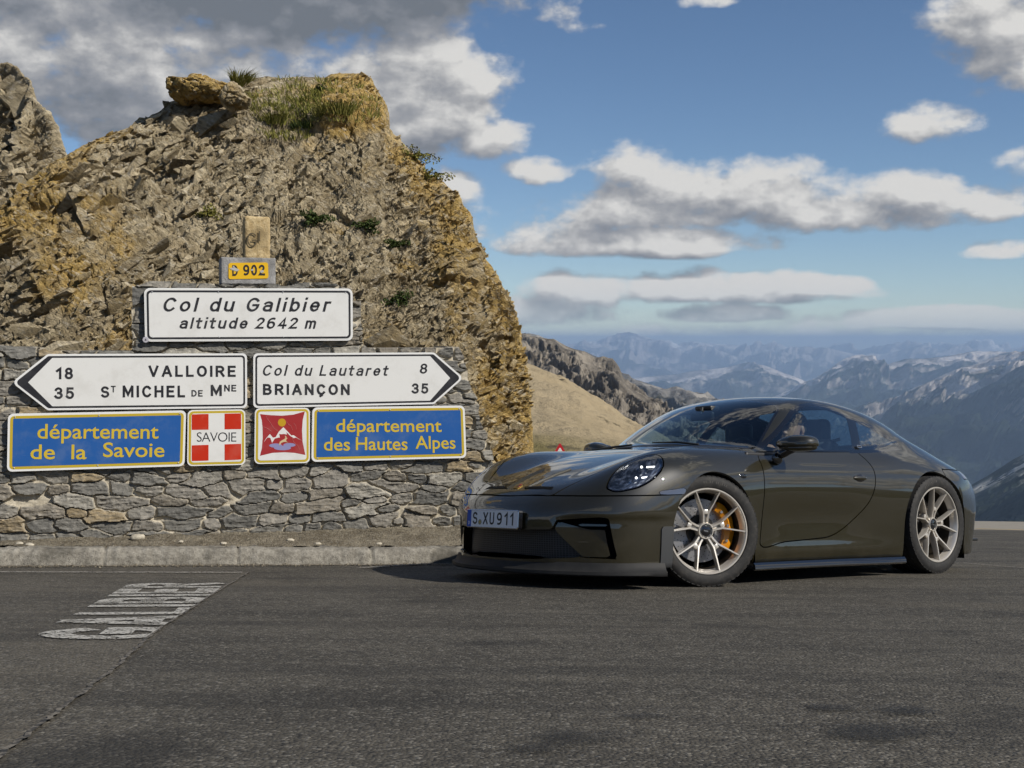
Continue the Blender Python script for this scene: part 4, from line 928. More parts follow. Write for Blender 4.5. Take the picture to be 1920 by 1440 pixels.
Wb = curve([(-.2, .66), (-.5, .73), (-.8, .775), (-1.2, .797), (-1.6, .797), (-1.9, .782), (-2.2, .745), (-2.5, .685), (-2.8, .61), (-3.1, .53), (-3.5, .43)], .08)

def f_body(P):
    x, y, z = P[:, 0], np.abs(P[:, 1]), P[:, 2]
    yf = Yf(x); t = y/yf
    s = sst(.42, 1.0, t)
    hc = Hc(x); H = hc-.018*np.minimum(t, 1)**2+(Zf(x)-hc+.018)*s
    H = H-.5*np.maximum(y-yf, 0)**2
    f1 = (z-H)*.93
    zm = .57
    wd = Wm(x)-np.where(z > zm, Cu(x)*(np.maximum(z-zm, 0))**2, .16*(zm-z)**2)
    door = np.exp(-((x+1.05)/.55)**4)
    wd = wd-.016*np.exp(-((z-.42)/.12)**2)*door+.012*np.exp(-((z-.2)/.055)**2)*np.exp(-((x+1.15)/.8)**6)
    low = sst(.452, .400, z); wd = wd-.017*low*sst(.36, .50, x)
    f2 = y-wd
    f3 = (x-(Fz(z)-Fp(y)-.020*low*sst(.42, .60, y)))*.9
    f4 = ((Rz(z)+Rp(y))-x)*.9
    kk = .16+.06*sst(.1, .6, x)+.06*sst(-2.0, -2.6, x)
    f = smax(f1, f2, kk)
    f = smax(f, f3, .12)
    f = smax(f, f4, .10)
    return smax(f, .125-z, .03)
def f_green(P):
    x, y, z = P[:, 0], np.abs(P[:, 1]), P[:, 2]
    a = .26*sst(-1.6, -.9, x)
    yy = y*y
    H = Hg(x+a*yy)-.11*yy-.12*yy*yy
    f1 = (z-H)*.82
    dz = z-.87
    f2 = (y-(Wb(x)-.36*dz-.5*np.maximum(dz, 0)**2))*.88
    f = smax(f1, f2, .085+.08*sst(-2.2, -3.0, x))
    f = np.maximum(f, (.80-.22*sst(-2.3, -3.1, x))-z)
    return smax(f, ((Rz(z)+Rp(y))-x)*.9, .10)
def f_car(P):
    x = P[:, 0]
    k = .035+.16*sst(-2.0, -2.75, x)+.02*sst(-.9, -.4, x)
    return smin(f_body(P), f_green(P), k)
def f_grad(f, P, h=.006):
    g = np.empty_like(P)
    for i in range(3):
        d = np.zeros(3); d[i] = h
        g[:, i] = (f(P+d)-f(P-d))/(2*h)
    return g
def project(f, P, n=4):
    for _ in range(n):
        v = f(P); g = f_grad(f, P)
        P = P-g*(v/np.maximum((g*g).sum(1), .05))[:, None]
    return P
def surface_nets(f, lo, hi, h):
    n = [int(np.ceil((hi[i]-lo[i])/h))+1 for i in range(3)]
    ax = [lo[i]+h*np.arange(n[i]) for i in range(3)]
    G = np.stack(np.meshgrid(*ax, indexing='ij'), -1).reshape(-1, 3)
    V = f(G).reshape(n)
    ins = V < 0
    c = np.zeros([k-1 for k in n], int)
    acc = np.zeros(list(c.shape)+[3]); cnt = np.zeros(c.shape)
    offs = [(a, b, d) for a in (0, 1) for b in (0, 1) for d in (0, 1)]
    sl = lambda o: tuple(slice(o[k], n[k]-1+o[k]) for k in range(3))
    for o in offs: c += ins[sl(o)]
    act = (c > 0) & (c < 8)
    for o in offs:
        for k in range(3):
            if o[k] == 0:
                q = list(o); q[k] = 1; q = tuple(q)
                a, b = V[sl(o)], V[sl(q)]
                cr = (a < 0) != (b < 0)
                with np.errstate(divide='ignore', invalid='ignore'):
                    t = np.where(cr, a/(a-b), 0)
                for m in range(3):
                    acc[..., m] += np.where(cr, (o[m]+(t if m == k else 0)), 0)
                cnt += cr
    idx = -np.ones(c.shape, int); idx[act] = np.arange(act.sum())
    I = np.argwhere(act)
    P = np.array(lo)+h*(I+acc[act]/cnt[act][:, None])
    Q = []
    for k in range(3):
        a, b = [m for m in range(3) if m != k]
        s1 = [slice(0, n[m]) for m in range(3)]
        s0 = list(s1); s0[k] = slice(0, n[k]-1); s1[k] = slice(1, n[k])
        cr = ins[tuple(s0)] != ins[tuple(s1)]
        E = np.argwhere(cr)
        ok = (E[:, a] > 0) & (E[:, b] > 0) & (E[:, a] < n[a]-1) & (E[:, b] < n[b]-1)
        E = E[ok]; fl = ins[tuple(s0)][tuple(E.T)]
        def cell(da, db):
            e = E.copy(); e[:, a] += da; e[:, b] += db; return idx[tuple(e.T)]
        q = np.stack([cell(-1, -1), cell(0, -1), cell(0, 0), cell(-1, 0)], 1)
        if k == 1: fl = ~fl
        q[~fl] = q[~fl][:, ::-1]
        Q.append(q)
    return P, np.concatenate(Q)
# ------------------------------------------------------------------ the car
def flake(N, b, o):
    c = obj_co(N); n = N.noise(c, 900, 2)
    dirt = N.m('MULTIPLY', N.noise(c, 5, 5, .65), N.mapr(N.sep(c)[2], .75, .1))
    col = N.mix(N.mapr(n, .35, .7), (.0120, .0096, .0018), (.0175, .0142, .0030))
    N.put(b.inputs['Base Color'], N.mix(N.m('MULTIPLY', N.mapr(dirt, .36, .75), .10), col, (.16, .14, .10)))
    N.put(b.inputs['Coat Roughness'], N.mapr(dirt, .38, .85, .008, .07))
M_paint = mat('olive_paint', rough=.42, metal=.0, spec=.25, coat=1, fn=flake, Coat_IOR=1.75)
M_black = mat('black_plastic', (.012, .012, .012), .45)
M_gloss = mat('black_gloss', (.006, .006, .007), .08, coat=1)
M_satin = mat('grey_plastic', (.055, .056, .058), .6, spec=.2, fn=lambda N, b, o: (N.put(b.inputs['Base Color'], N.mix(N.noise(obj_co(N), 14, 5), (.012, .012, .013), (.030, .030, .029))), None)[1])
M_duct = mat('duct_grey', (.040, .042, .044), .5)
M_dark = mat('dark_liner', (.006, .006, .006), .9, spec=.1)
def glassfn(tint, refl):
    def fn(N, b, out):
        tr = N.n('ShaderNodeBsdfTransparent'); tr.inputs[0].default_value = (*tint, 1)
        gl = N.n('ShaderNodeBsdfGlossy'); gl.inputs['Roughness'].default_value = .0; gl.inputs[0].default_value = (1, 1, 1, 1)
        fr = N.n('ShaderNodeFresnel'); fr.inputs[0].default_value = 1.5
        geo = N.n('ShaderNodeNewGeometry')
        f = N.m('MULTIPLY', N.m('MULTIPLY_ADD', fr.outputs[0], refl, .02), N.m('SUBTRACT', 1.0, geo.outputs['Backfacing']), clamp=True)
        ms = N.n('ShaderNodeMixShader'); N.put(ms.inputs[0], f); N.put(ms.inputs[1], tr.outputs[0]); N.put(ms.inputs[2], gl.outputs[0])
        N.put(out.inputs[0], ms.outputs[0])
    return fn
M_glass = mat('window_glass', fn=glassfn((.52, .63, .67), 2.0))
M_shield = mat('windshield_glass', fn=glassfn((.46, .59, .65), 1.3))
M_lens = mat('lamp_lens', fn=glassfn((.93, .95, .97), 1.3))
M_alu = mat('champagne_alloy', (.68, .635, .565), .34, metal=.6)
M_barrel = mat('bronze_barrel', (.085, .070, .052), .4, metal=.5)
M_bright = mat('bright_metal', (.62, .62, .62), .25, metal=1)
M_rubber = mat('tyre_rubber', (.018, .017, .016), .75, fn=lambda N, b, o: (N.put(b.inputs['Base Color'], N.mix(N.mapr(N.noise(obj_co(N), 30, 6, .7), .45, .75), (.010, .0098, .0095), (.040, .036, .031))), None)[1])
M_disc = mat('brake_disc', (.42, .42, .43), .3, metal=.8)
M_cal = mat('yellow_caliper', (.72, .27, .008), .35, coat=.6)
M_bowl = mat('lamp_bowl', rough=.22, metal=.9, fn=lambda N, b, o: N.put(b.inputs['Base Color'], N.ramp(N.noise(N.vm('MULTIPLY', obj_co(N), (6, 24, 10)), 3, 4, .6), [(.3, (.012, .013, .015)), (.48, (.12, .125, .135)), (.68, (.70, .71, .73))])))
M_led = mat('lamp_light', (.8, .8, .8), .3, Emission_Color=(.95, .97, 1, 1), Emission_Strength=2.2)
M_white = mat('plate_white', (.86, .87, .88), .35)
M_blue = mat('plate_blue', (.015, .09, .48), .4)
M_ink = mat('plate_ink', (.012, .012, .012), .5)
M_red = mat('tail_glass', (.10, .004, .004), .08, coat=1)
M_leather = mat('seat_leather', (.012, .012, .014), .55)
M_gold = mat('badge_gold', (.55, .36, .10), .3, metal=1)

car = empty('sports_car', M=Matrix.Translation(CTW) @ Matrix(CRW.tolist()).to_4x4(), label='dark olive green two-door sports coupe parked in front of the stone sign wall', cat='car')
HULL_V, HULL_Q = surface_nets(f_car, (-3.72, -1.03, .06), (1.16, 1.03, 1.36), .0221)
HULL_V = project(f_car, HULL_V, 4)
HULL_T = np.concatenate([HULL_Q[:, [0, 1, 2]], HULL_Q[:, [0, 2, 3]]])
def normals(V):
    g = f_grad(f_car, V); return g/np.maximum(np.linalg.norm(g, axis=1), 1e-9)[:, None]
if True:                             # orientation check: triangles must face outwards
    a, b, c = (HULL_V[HULL_T[:, i]] for i in range(3))
    fl = (np.cross(b-a, c-a)*normals((a+b+c)/3)).sum(1) < 0
    HULL_T[fl] = HULL_T[fl][:, ::-1]
AX = lambda V: np.stack([V[:, 0], np.abs(V[:, 1]), V[:, 2]], 1)
def r_xz(poly, ymin=.3, zmin=-1):
    return lambda V: np.maximum(sdf_poly(V[:, [0, 2]], poly), np.maximum(ymin-np.abs(V[:, 1]), zmin-V[:, 2]))
def r_xy(poly, zmin=.45):
    return lambda V: np.maximum(sdf_poly(AX(V)[:, :2], poly), zmin-V[:, 2])
def r_plane(pts, smooth=0, depth=.16):
    P = np.array(pts, float); c = P.mean(0); e = np.linalg.svd(P-c)[2]
    poly = (P-c) @ e[:2].T
    if smooth: poly = smooth_poly(poly, smooth)
    def s(V):
        A = AX(V)-c; far = np.maximum(np.abs(A @ e[2])-depth, np.abs(A).max(1)-.5)
        out = np.full(len(V), .5); near = np.abs(A).max(1) < .55
        out[near] = np.maximum(sdf_poly(A[near] @ e[:2].T, poly), far[near]); return out
    return s
def take(VT, s, gap=.0):
    v = s(VT[0]); return clip(*VT, v+gap), clip(*VT, gap-v)
def part(name, VT, m, parent=None, hem=.012, off=0.0, prof=None):
    V, T = VT
    V = project(f_car, V, 2); n = normals(V)
    V0 = V
    if prof is not None: V = V-n*prof(V)[:, None]
    elif off: V = V-n*off
    Vn, Nn, Tn = [V], [n], [T]
    if hem:
        E = np.concatenate([T[:, [0, 1]], T[:, [1, 2]], T[:, [2, 0]]]); k = np.sort(E, 1)
        _, idx, cnt = np.unique(k, axis=0, return_index=True, return_counts=True)
        B = E[idx[cnt == 1]]
        a, b = V[B[:, 0]], V[B[:, 1]]; na, nb = n[B[:, 0]], n[B[:, 1]]
        w = np.cross(b-a, na); w /= np.maximum(np.linalg.norm(w, axis=1), 1e-9)[:, None]
        q = np.stack([a, a-na*hem, b-nb*hem, b], 1).reshape(-1, 3); i0 = len(V)+4*np.arange(len(B))
        Vn.append(q); Nn.append(np.repeat(w, 4, 0)); Tn += [np.stack([i0, i0+1, i0+2], 1), np.stack([i0, i0+2, i0+3], 1)]
    V = np.concatenate(Vn); n = np.concatenate(Nn); T = np.concatenate(Tn)
    return mesh(name, V, T, m, parent or car, normals=n)
# wheel arches
def s_arch(V):
    x, y, z = V[:, 0], np.abs(V[:, 1]), V[:, 2]; r = None
    for cx, cz, rr in ((-.03, .330, .382), (-2.452, .345, .412)):
        d = np.where(z > cz, np.hypot(x-cx, z-cz), np.abs(x-cx))-rr
        r = d if r is None else np.minimum(r, d)
    return np.maximum(r, .5-y)
hull = (HULL_V, HULL_T)
_, hull = take(hull, s_arch)
# openings in the nose
P_intake = [(.98, -.2, .352), (.98, .2, .352), (.933, .462, .352), (.85, .605, .188), (.99, .2, .168), (.99, -.2, .168)]
S_int = lambda V: np.maximum(sdf_poly(AX(V)[:, 1:], [(-.2, .340), (.15, .340), (.452, .352), (.602, .185), (.3, .165), (-.2, .163)]), .5-V[:, 0])
S_van = lambda V: np.maximum(sdf_poly(AX(V)[:, 1:], [(.478, .408), (.716, .428), (.742, .421), (.775, .18), (.602, .185), (.452, .352)]), .45-V[:, 0])
S_open = lambda V: np.minimum(S_int(V), S_van(V))
opening, hull = take(hull, S_open)
grille = clip(HULL_V, HULL_T, S_int(HULL_V)-.03)
vane = clip(HULL_V, HULL_T, np.maximum(sdf_poly(AX(HULL_V)[:, 1:], [(.486, .400), (.56, .376), (.64, .352), (.722, .350), (.748, .19), (.606, .19), (.462, .352)]), .45-HULL_V[:, 0]))
fin = clip(HULL_V, HULL_T, np.maximum(sdf_poly(AX(HULL_V)[:, 1:], [(.57, .388), (.735, .386), (.735, .372), (.60, .372)]), .45-HULL_V[:, 0]))
back = clip(HULL_V, HULL_T, S_van(HULL_V)-.03)
# headlamps, marker lamps, glass
HL = [(.697, .684, .609), (.7, .706, .587), (.677, .742, .573), (.626, .78, .581), (.551, .818, .604), (.461, .841, .653), (.387, .841, .713), (.35, .82, .759), (.325, .776, .796), (.335, .73, .811), (.401, .69, .799), (.508, .659, .757), (.617, .656, .69)]
S_hl = r_plane(HL, 4)
S_mk = r_plane([(.466, .867, .562), (.438, .872, .587), (.28, .905, .606), (.243, .912, .606), (.262, .911, .569)])
WIN = [(-.672, .868), (-.874, .985), (-1.128, 1.137), (-1.21, 1.17), (-1.308, 1.196), (-1.40, 1.208), (-1.492, 1.207), (-1.60, 1.186), (-1.719, 1.150), (-1.90, 1.103), (-2.095, 1.042), (-2.23, .992), (-2.285, .962), (-2.27, .940), (-2.131, .925), (-1.85, .906), (-1.61, .894), (-1.1, .880)]
S_win = r_xz(WIN, .45, .84)
S_wtrim = lambda V: np.where(V[:, 2] < .87, S_win(V)-.006, S_win(V)-.024)
WS = [(-1.112, -.3), (-.41, -.3), (-.41, .0), (-.425, .3), (-.49, .52), (-.585, .685), (-.625, .722), (-.66, .718), (-.85, .655), (-1.03, .592), (-1.085, .555), (-1.10, .50), (-1.104, .35), (-1.112, 0)]
S_ws = r_xy(WS, .8)
S_rw = r_xy([(-2.02, -.3), (-2.02, .40), (-2.1, .5), (-2.6, .50), (-2.82, .46), (-2.86, .3), (-2.86, -.3)], .8)
HOOD = [(-.34, -.3), (.93, -.3), (.93, .0), (.915, .125), (.885, .36), (.868, .392), (.764, .432), (.675, .479), (.536, .565), (.414, .64), (.196, .70), (-.161, .728), (-.46, .72), (-.53, .70), (-.44, .5), (-.365, .3), (-.34, 0)]
S_hood = lambda V: np.maximum(r_xy(HOOD, .5)(V), .548-V[:, 2])
S_cowl = lambda V: np.maximum(r_xy([(-.3, -.3), (-.34, .3), (-.42, .5), (-.52, .70), (-.60, .72), (-.75, .5), (-.75, -.3)], .8)(V), 0*V[:, 0]-1)
DOOR = [(-.665, .855), (-.585, .852), (-.535, .80), (-.512, .563), (-.475, .25), (-.746, .262), (-1.06, .276), (-1.219, .288), (-1.354, .329), (-1.496, .407), (-1.634, .513), (-1.711, .626), (-1.735, .74), (-1.70, .83), (-1.655, .882), (-1.61, .882), (-1.1, .867)]
DOOR = DOOR[:4]+[tuple(q) for q in smooth_poly(DOOR, 5)[4*5:13*5]]+DOOR[13:]
S_door = r_xz(DOOR, .5)
S_bump = lambda V: np.maximum(V[:, 2]-np.interp(V[:, 0], [.2, .5, .8], [.572, .560, .553]), .05-V[:, 0])
S_tail = lambda V: np.maximum(np.maximum(V[:, 2]-.772, .705-V[:, 2]), V[:, 0]+2.93)
S_rbump = lambda V: np.maximum(V[:, 2]-.775, V[:, 0]+2.62)
S_under = lambda V: V[:, 2]-.131
S_duct = lambda V: np.maximum(np.maximum(np.abs(V[:, 0]-.392)-.042, V[:, 2]-.375), np.maximum(.60-np.abs(V[:, 1]), .1-V[:, 2]))
G = .004
shell = hull
sides = lambda VT: (clip(*VT, -VT[0][:, 1]), clip(*VT, VT[0][:, 1]))
hl, hull = take(hull, S_hl, G)
mk, hull = take(hull, S_mk, .001)
wtrim, hull = take(hull, S_wtrim, .0)
ws, hull = take(hull, S_ws, .0)
rw, hull = take(hull, S_rw, .0)
hood, hull = take(hull, S_hood, G)
cowl, hull = take(hull, S_cowl, .0)
door, hull = take(hull, S_door, G)
tail, hull = take(hull, S_tail, G)
duct, hull = take(hull, S_duct, .0)
bump_f, hull = take(hull, S_bump, G)
bump_r, hull = take(hull, S_rbump, G)
under, hull = take(hull, S_under, .0)
body = part('body', hull, M_paint, hem=.02)
part('underbody', under, M_black, hem=0)
fb = part('front_bumper', bump_f, M_paint, hem=.03)
part('rear_bumper', bump_r, M_paint, hem=.02)
part('hood', hood, M_paint)
part('cowl_cover', cowl, M_black)
part('tail_light', tail, M_red, hem=0)
for d in sides(door):
    dp = part('door', d, M_paint)
    sg = 1 if d[0][:, 1].mean() > 0 else -1
    h = MB()
    h.ell((-1.575, .868*sg, .694), (.088, .026, .022), seg=24, rings=14)
    h.build('door_handle', M_paint, dp, smooth=True)
    MB().ell((-1.575, .876*sg, .690), (.062, .012, .030), seg=24, rings=14).build('handle_recess', M_gloss, dp, smooth=True)
for d in sides(duct): part('bumper_duct', d, M_duct, hem=.03, off=-.008)
for d in sides(mk): part('marker_lamp', d, mat('marker_glass', (.13, .14, .17), .15, metal=.5, coat=1), hem=.004)
for d in sides(hl):
    ring, gl = None, None
    gl, ring = take(d, lambda V: S_hl(V)+.009)
    h_ = part('headlight', ring, M_gloss, hem=.02)
    part('lamp_lens', gl, M_lens, h_, hem=0)
    bowl = clip(HULL_V, HULL_T, S_hl(HULL_V)+.004)
    bowl = clip(*bowl, -bowl[0][:, 1]*np.sign(d[0][:, 1].mean()))
    part('lamp_bowl', bowl, M_bowl, h_, hem=0, prof=lambda V: .008+.062*sst(0, .085, -S_hl(V)))
    sg = np.sign(d[0][:, 1].mean())
    for (p, q) in (((.425, .749, .754), (.361, .784, .758)), ((.502, .789, .682), (.419, .826, .688))):
        p, q = np.array(p), np.array(q); n = normals(np.array([p, q]))
        p, q = p-n[0]*.026, q-n[1]*.026; p[1] *= sg; q[1] *= sg
        MB().tube([p, p*.5+q*.5, q], .0050, 8).build('led_strip', M_led, h_, smooth=True)
        MB().tube([p-n[0]*(1, sg, 1)*.018+(0, 0, -.018), q-n[1]*(1, sg, 1)*.018+(0, 0, -.018)], .022, 14).build('projector', M_gloss, h_, smooth=True)
    for p in ((.462, .741, .752), (.536, .774, .68)):
        p = np.array(p); n = normals(p[None])[0]; p = p-n*.024; p[1] *= sg; MB().ell(p, (.008, .008, .008), seg=12, rings=8).build('led_dot', M_led, h_, smooth=True)
# glass
for d in sides(wtrim):
    g_, tr = take(d, S_win)
    tm = part('window_trim', tr, M_gloss, hem=.008)
    l1 = lambda V: (V[:, 0]+1.719)*.9165+(V[:, 2]-1.145)*-.4  # front edge of the pillar strip
    xs = lambda V, o: V[:, 0]-(-1.61-(V[:, 2]-.894)*.4343)+o
    sw, rest = take(g_, lambda V: -xs(V, .0))
    qw, strip = take(rest, lambda V: xs(V, .105))
    part('side_window', sw, M_glass, hem=0); part('quarter_window', qw, M_glass, hem=0)
    part('pillar_cover', strip, M_gloss, hem=.004)
for nm, d, s in (('windshield', ws, S_ws), ('rear_window', rw, S_rw)):
    g_, tr = take(d, lambda V: s(V)+.016)
    w_ = part(nm, g_, M_shield, hem=0); part('glass_border', tr, M_gloss, w_, hem=.006)
# inner lining behind every gap
ins = shell
for s_ in (lambda V: S_win(V)+.002, lambda V: S_ws(V)+.006, lambda V: S_rw(V)+.006, lambda V: S_hl(V)-.006):
    _, ins = take(ins, s_)
part('inner_lining', ins, M_dark, hem=.0, off=.016)
# nose: grille, vanes
def gmesh(N, b, o):
    c = N.sep(obj_co(N)); w = N.m('FRACT', N.m('MULTIPLY', c[1], 60)); h = N.m('FRACT', N.m('MULTIPLY', c[2], 75))
    k = N.m('MAXIMUM', N.mapr(N.m('ABSOLUTE', N.m('SUBTRACT', w, .5)), .30, .42), N.mapr(N.m('ABSOLUTE', N.m('SUBTRACT', h, .5)), .28, .42))
    N.put(b.inputs['Base Color'], N.mix(k, (.003, .003, .003), (.05, .05, .052)))
M_grille = mat('grille_mesh', rough=.5, fn=gmesh)
part('grille', grille, M_grille, fb, hem=0, off=.075)
for d in sides(back): part('vane_backing', d, M_dark, fb, hem=0, off=.085)
for d in sides(vane): part('bumper_vane', d, M_paint, fb, hem=.05, prof=lambda V: .018+.045*sst(.55, .75, np.abs(V[:, 1]))*sst(.25, .37, V[:, 2]))
for d in sides(fin): part('vane_fin', d, M_paint, fb, hem=.03, off=.03)
# splitter: follows the nose outline
def outline(z, n=60, grow=0.0, ymax=.93):
    ys = np.linspace(-ymax, ymax, n); o = []
    for y in ys:
        x = float(Fz(np.array([z]))[0]-Fp(np.array([abs(y)]))[0]); o.append((x, y))
    o = np.array(o); t = np.gradient(o, axis=0); nrm = np.stack([-t[:, 1], t[:, 0]], 1); nrm /= np.linalg.norm(nrm, axis=1)[:, None]
    nrm *= np.sign(nrm[:, 0:1]+1e-9); return o+nrm*grow
lip = MB(); prof = [(-.10, .150), (-.004, .158), (.004, .140), (.014, .118), (.036, .106), (.038, .088), (.030, .080), (-.10, .080)]
N_ = 90; V = []; F = []
for (g, z) in prof:
    o = outline(.14, N_, g, .905); V.append(np.column_stack([np.maximum(o[:, 0], .34 if abs(g) < 1 else 0), np.clip(o[:, 1], -.935, .935), np.full(N_, z)]))
V = np.concatenate(V)
for k in range(len(prof)-1):
    for i in range(N_-1): F.append((k*N_+i, k*N_+i+1, (k+1)*N_+i+1, (k+1)*N_+i))
F += [tuple(k*N_ for k in range(len(prof)))[::-1], tuple(k*N_+N_-1 for k in range(len(prof)))]
lip.add(V, F).build('front_splitter', M_satin, car, angle=40)
for sg in (1, -1):                   # side skirts
    sk = MB(); xs = np.linspace(-.40, -2.035, 40); V = []; F = []; pr = [(-.10, .13), (.004, .134), (.016, .120), (.020, .095), (.008, .085), (-.10, .085)]
    for x in xs:
        w = float(Wm(np.array([x]))[0]-.012+.02*sst(-.8, -.42, x)*0)
        V += [(x, sg*(w+a), z) for a, z in pr]
    k = len(pr)
    for i in range(len(xs)-1):
        for j in range(k-1):
            f = (i*k+j, i*k+j+1, (i+1)*k+j+1, (i+1)*k+j); F.append(f if sg > 0 else f[::-1])
    F += [tuple(range(k)), tuple(range((len(xs)-1)*k, len(xs)*k))[::-1]]
    sk.add(V, F).build('side_skirt', M_gloss, car, angle=40)
df = MB().box((-3.22, 0, .17), (.34, 1.30, .05), .015).box((-3.36, 0, .225), (.16, 1.34, .022), .006)
for y in (-.45, -.15, .15, .45): df.box((-3.24, y, .16), (.26, .012, .10))
df.build('rear_diffuser', M_black, car, angle=30)
# hood scoops (two recessed outlets with dark mouths) and badge
for sg in (1, -1):
    pts = [(.855, .10), (.865, .31), (.80, .33), (.60, .235), (.50, .135), (.52, .125), (.70, .11)]
    def lay(pl, lift):
        V = []
        for x, y in pl:
            z = np.linspace(.4, 1, 1200); P = np.column_stack([np.full(1200, x), np.full(1200, y), z]); v = f_car(P); i = np.where(v < 0)[0][-1]
            n = normals(P[i:i+1])[0]; V.append((x+n[0]*lift, sg*(y+n[1]*lift), z[i]+n[2]*lift))
        return V
    a = [(.850, .092), (.846, .20), (.834, .335), (.806, .322), (.812, .20), (.818, .105)]
    V = lay(a, .0025); f = tuple(range(6)); MB().add(V, [f if sg < 0 else f[::-1]]).build('hood_outlet', M_dark, car)
    r = [(.846, .088), (.74, .10), (.60, .115), (.50, .128), (.50, .140), (.60, .128), (.74, .114), (.846, .104)]
    lo = lay(r, -.004); hi = lay(r, .009); f8 = tuple(range(8))
    m_ = MB(); m_.add(hi, [f8, f8[::-1]]); 
    m_.add(lo+hi, [(i, (i+1) % 8, 8+(i+1) % 8, 8+i) for i in range(8)])
    m_.build('outlet_ridge', M_paint, car)
zb = np.array([.815, 0, .606]); nb = Vector(normals(project(f_car, zb[None], 4))[0]); pb = project(f_car, zb[None], 5)[0]
Mb = Matrix.Translation(pb) @ nb.to_track_quat('Z', 'X').to_matrix().to_4x4()
sh = [(0, .034), (.022, .036), (.026, .02), (.024, -.008), (.012, -.028), (0, -.036), (-.012, -.028), (-.024, -.008), (-.026, .02), (-.022, .036)]
bd = MB().prism(sh, -.002, .004, Mb @ Matrix.Rotation(R_(90), 4, 'Z')).build('hood_badge', M_gold, car)
MB().prism([(p[0]*.34, p[1]*.34) for p in sh], .0, .0055, Mb @ Matrix.Rotation(R_(90), 4, 'Z')).build('badge_centre', M_ink, bd)
for q in ((.010, .020), (-.010, -.010)):
    MB().box((q[1], q[0], .0035), (.018, .012, .003), M=Mb).build('badge_field', mat('badge_red', (.35, .02, .015), .4), bd)
# number plate
Mp = Matrix.Translation((1.034, 0, .404)) @ Matrix(((0, 0, 1), (1, 0, 0), (0, 1, 0))).to_4x4() @ Matrix.Rotation(R_(-3), 4, 'X')
pl = MB().prism(rpoly(-.262, -.058, .262, .058, .012), -.03, 0, Mp).build('number_plate', M_gloss, car, angle=30)
MB().prism(rpoly(-.257, -.053, .257, .053, .009), 0, .002, Mp).build('plate_face', M_white, pl)
MB().prism(rpoly(-.257, -.053, -.216, .053, .004), .0021, .0028, Mp).build('country_band', M_blue, pl)
def ptext(txt, x0, x1, y, cap, m, w=.14, gap=.2, nm='plate_lettering'):
    V, F = stroke_text(txt, w, gap); k = (x1-x0)/(V[:, 0].max()-V[:, 0].min()); q = V[:, 0].min()
    MB().add([Mp @ Vector((x0+(v[0]-q)*k, y+v[1]*cap, .0030+v[2]*.03)) for v in V], F).build(nm, m, pl)
ptext('S', -.198, -.150, -.036, .076, M_ink, .15); ptext('XU', -.092, .022, -.036, .076, M_ink, .15, .26)
ptext('911', .050, .212, -.036, .076, M_ink, .15, .34); ptext('D', -.243, -.229, -.040, .022, M_white, .18)
MB().lathe([(.0, .0036), (.017, .0036), (.017, .0024)], 20, Mp @ Matrix.Translation((-.122, -.022, 0))).build('registration_seal', mat('seal', (.33, .32, .22), .5), pl)
MB().lathe([(.0, .0040), (.008, .0040), (.008, .0034)], 14, Mp @ Matrix.Translation((-.122, -.022, 0))).build('seal_crest', mat('seal_crest', (.42, .28, .04), .5), pl)
fr = rpoly(-.262, -.058, .262, .058, .012); fi = rpoly(-.257, -.053, .257, .053, .009); n = len(fr)
MB().add([Mp @ Vector((*p, .0015)) for p in fr]+[Mp @ Vector((*p, .0045)) for p in fi], [(i, (i+1) % n, n+(i+1) % n, n+i) for i in range(n)]).build('plate_frame', M_bright, pl)
# wheels
def bar(m_, pts, wd, dp, M):
    P = [Vector(p) for p in pts]; V = []; F = []
    for i, p in enumerate(P):
        t = (P[min(i+1, len(P)-1)]-P[max(i-1, 0)]); t.z = 0; t.normalize(); s = Vector((-t.y, t.x, 0)); w = wd[i]; d = dp[i]
        V += [p+s*w*.72, p-s*w*.72, p-s*w-Vector((0, 0, .006)), p-s*w*.9-Vector((0, 0, d)), p+s*w*.9-Vector((0, 0, d)), p+s*w-Vector((0, 0, .006))]
    for i in range(len(P)-1):
        for j in range(6): F.append((i*6+j, i*6+(j+1) % 6, (i+1)*6+(j+1) % 6, (i+1)*6+j)[::-1])
    F += [tuple(range(6)), tuple(range((len(P)-1)*6, len(P)*6))[::-1]]
    m_.add([M @ v for v in V], F)
def arc_text(s, r, mid, size, h, M, sx=.9):
    m_ = MB(); step = size*.82/r
    for i, ch in enumerate(s):
        if ch == ' ': continue
        a = mid-(i-(len(s)-1)/2)*step
        V, F = textmesh(ch, size, .0006, align='CENTER', sx=sx)
        T_ = M @ Matrix.Rotation(a-math.pi/2, 4, 'Z') @ Matrix.Translation((0, r, h)); m_.add([T_ @ Vector(v) for v in V], F)
    return m_
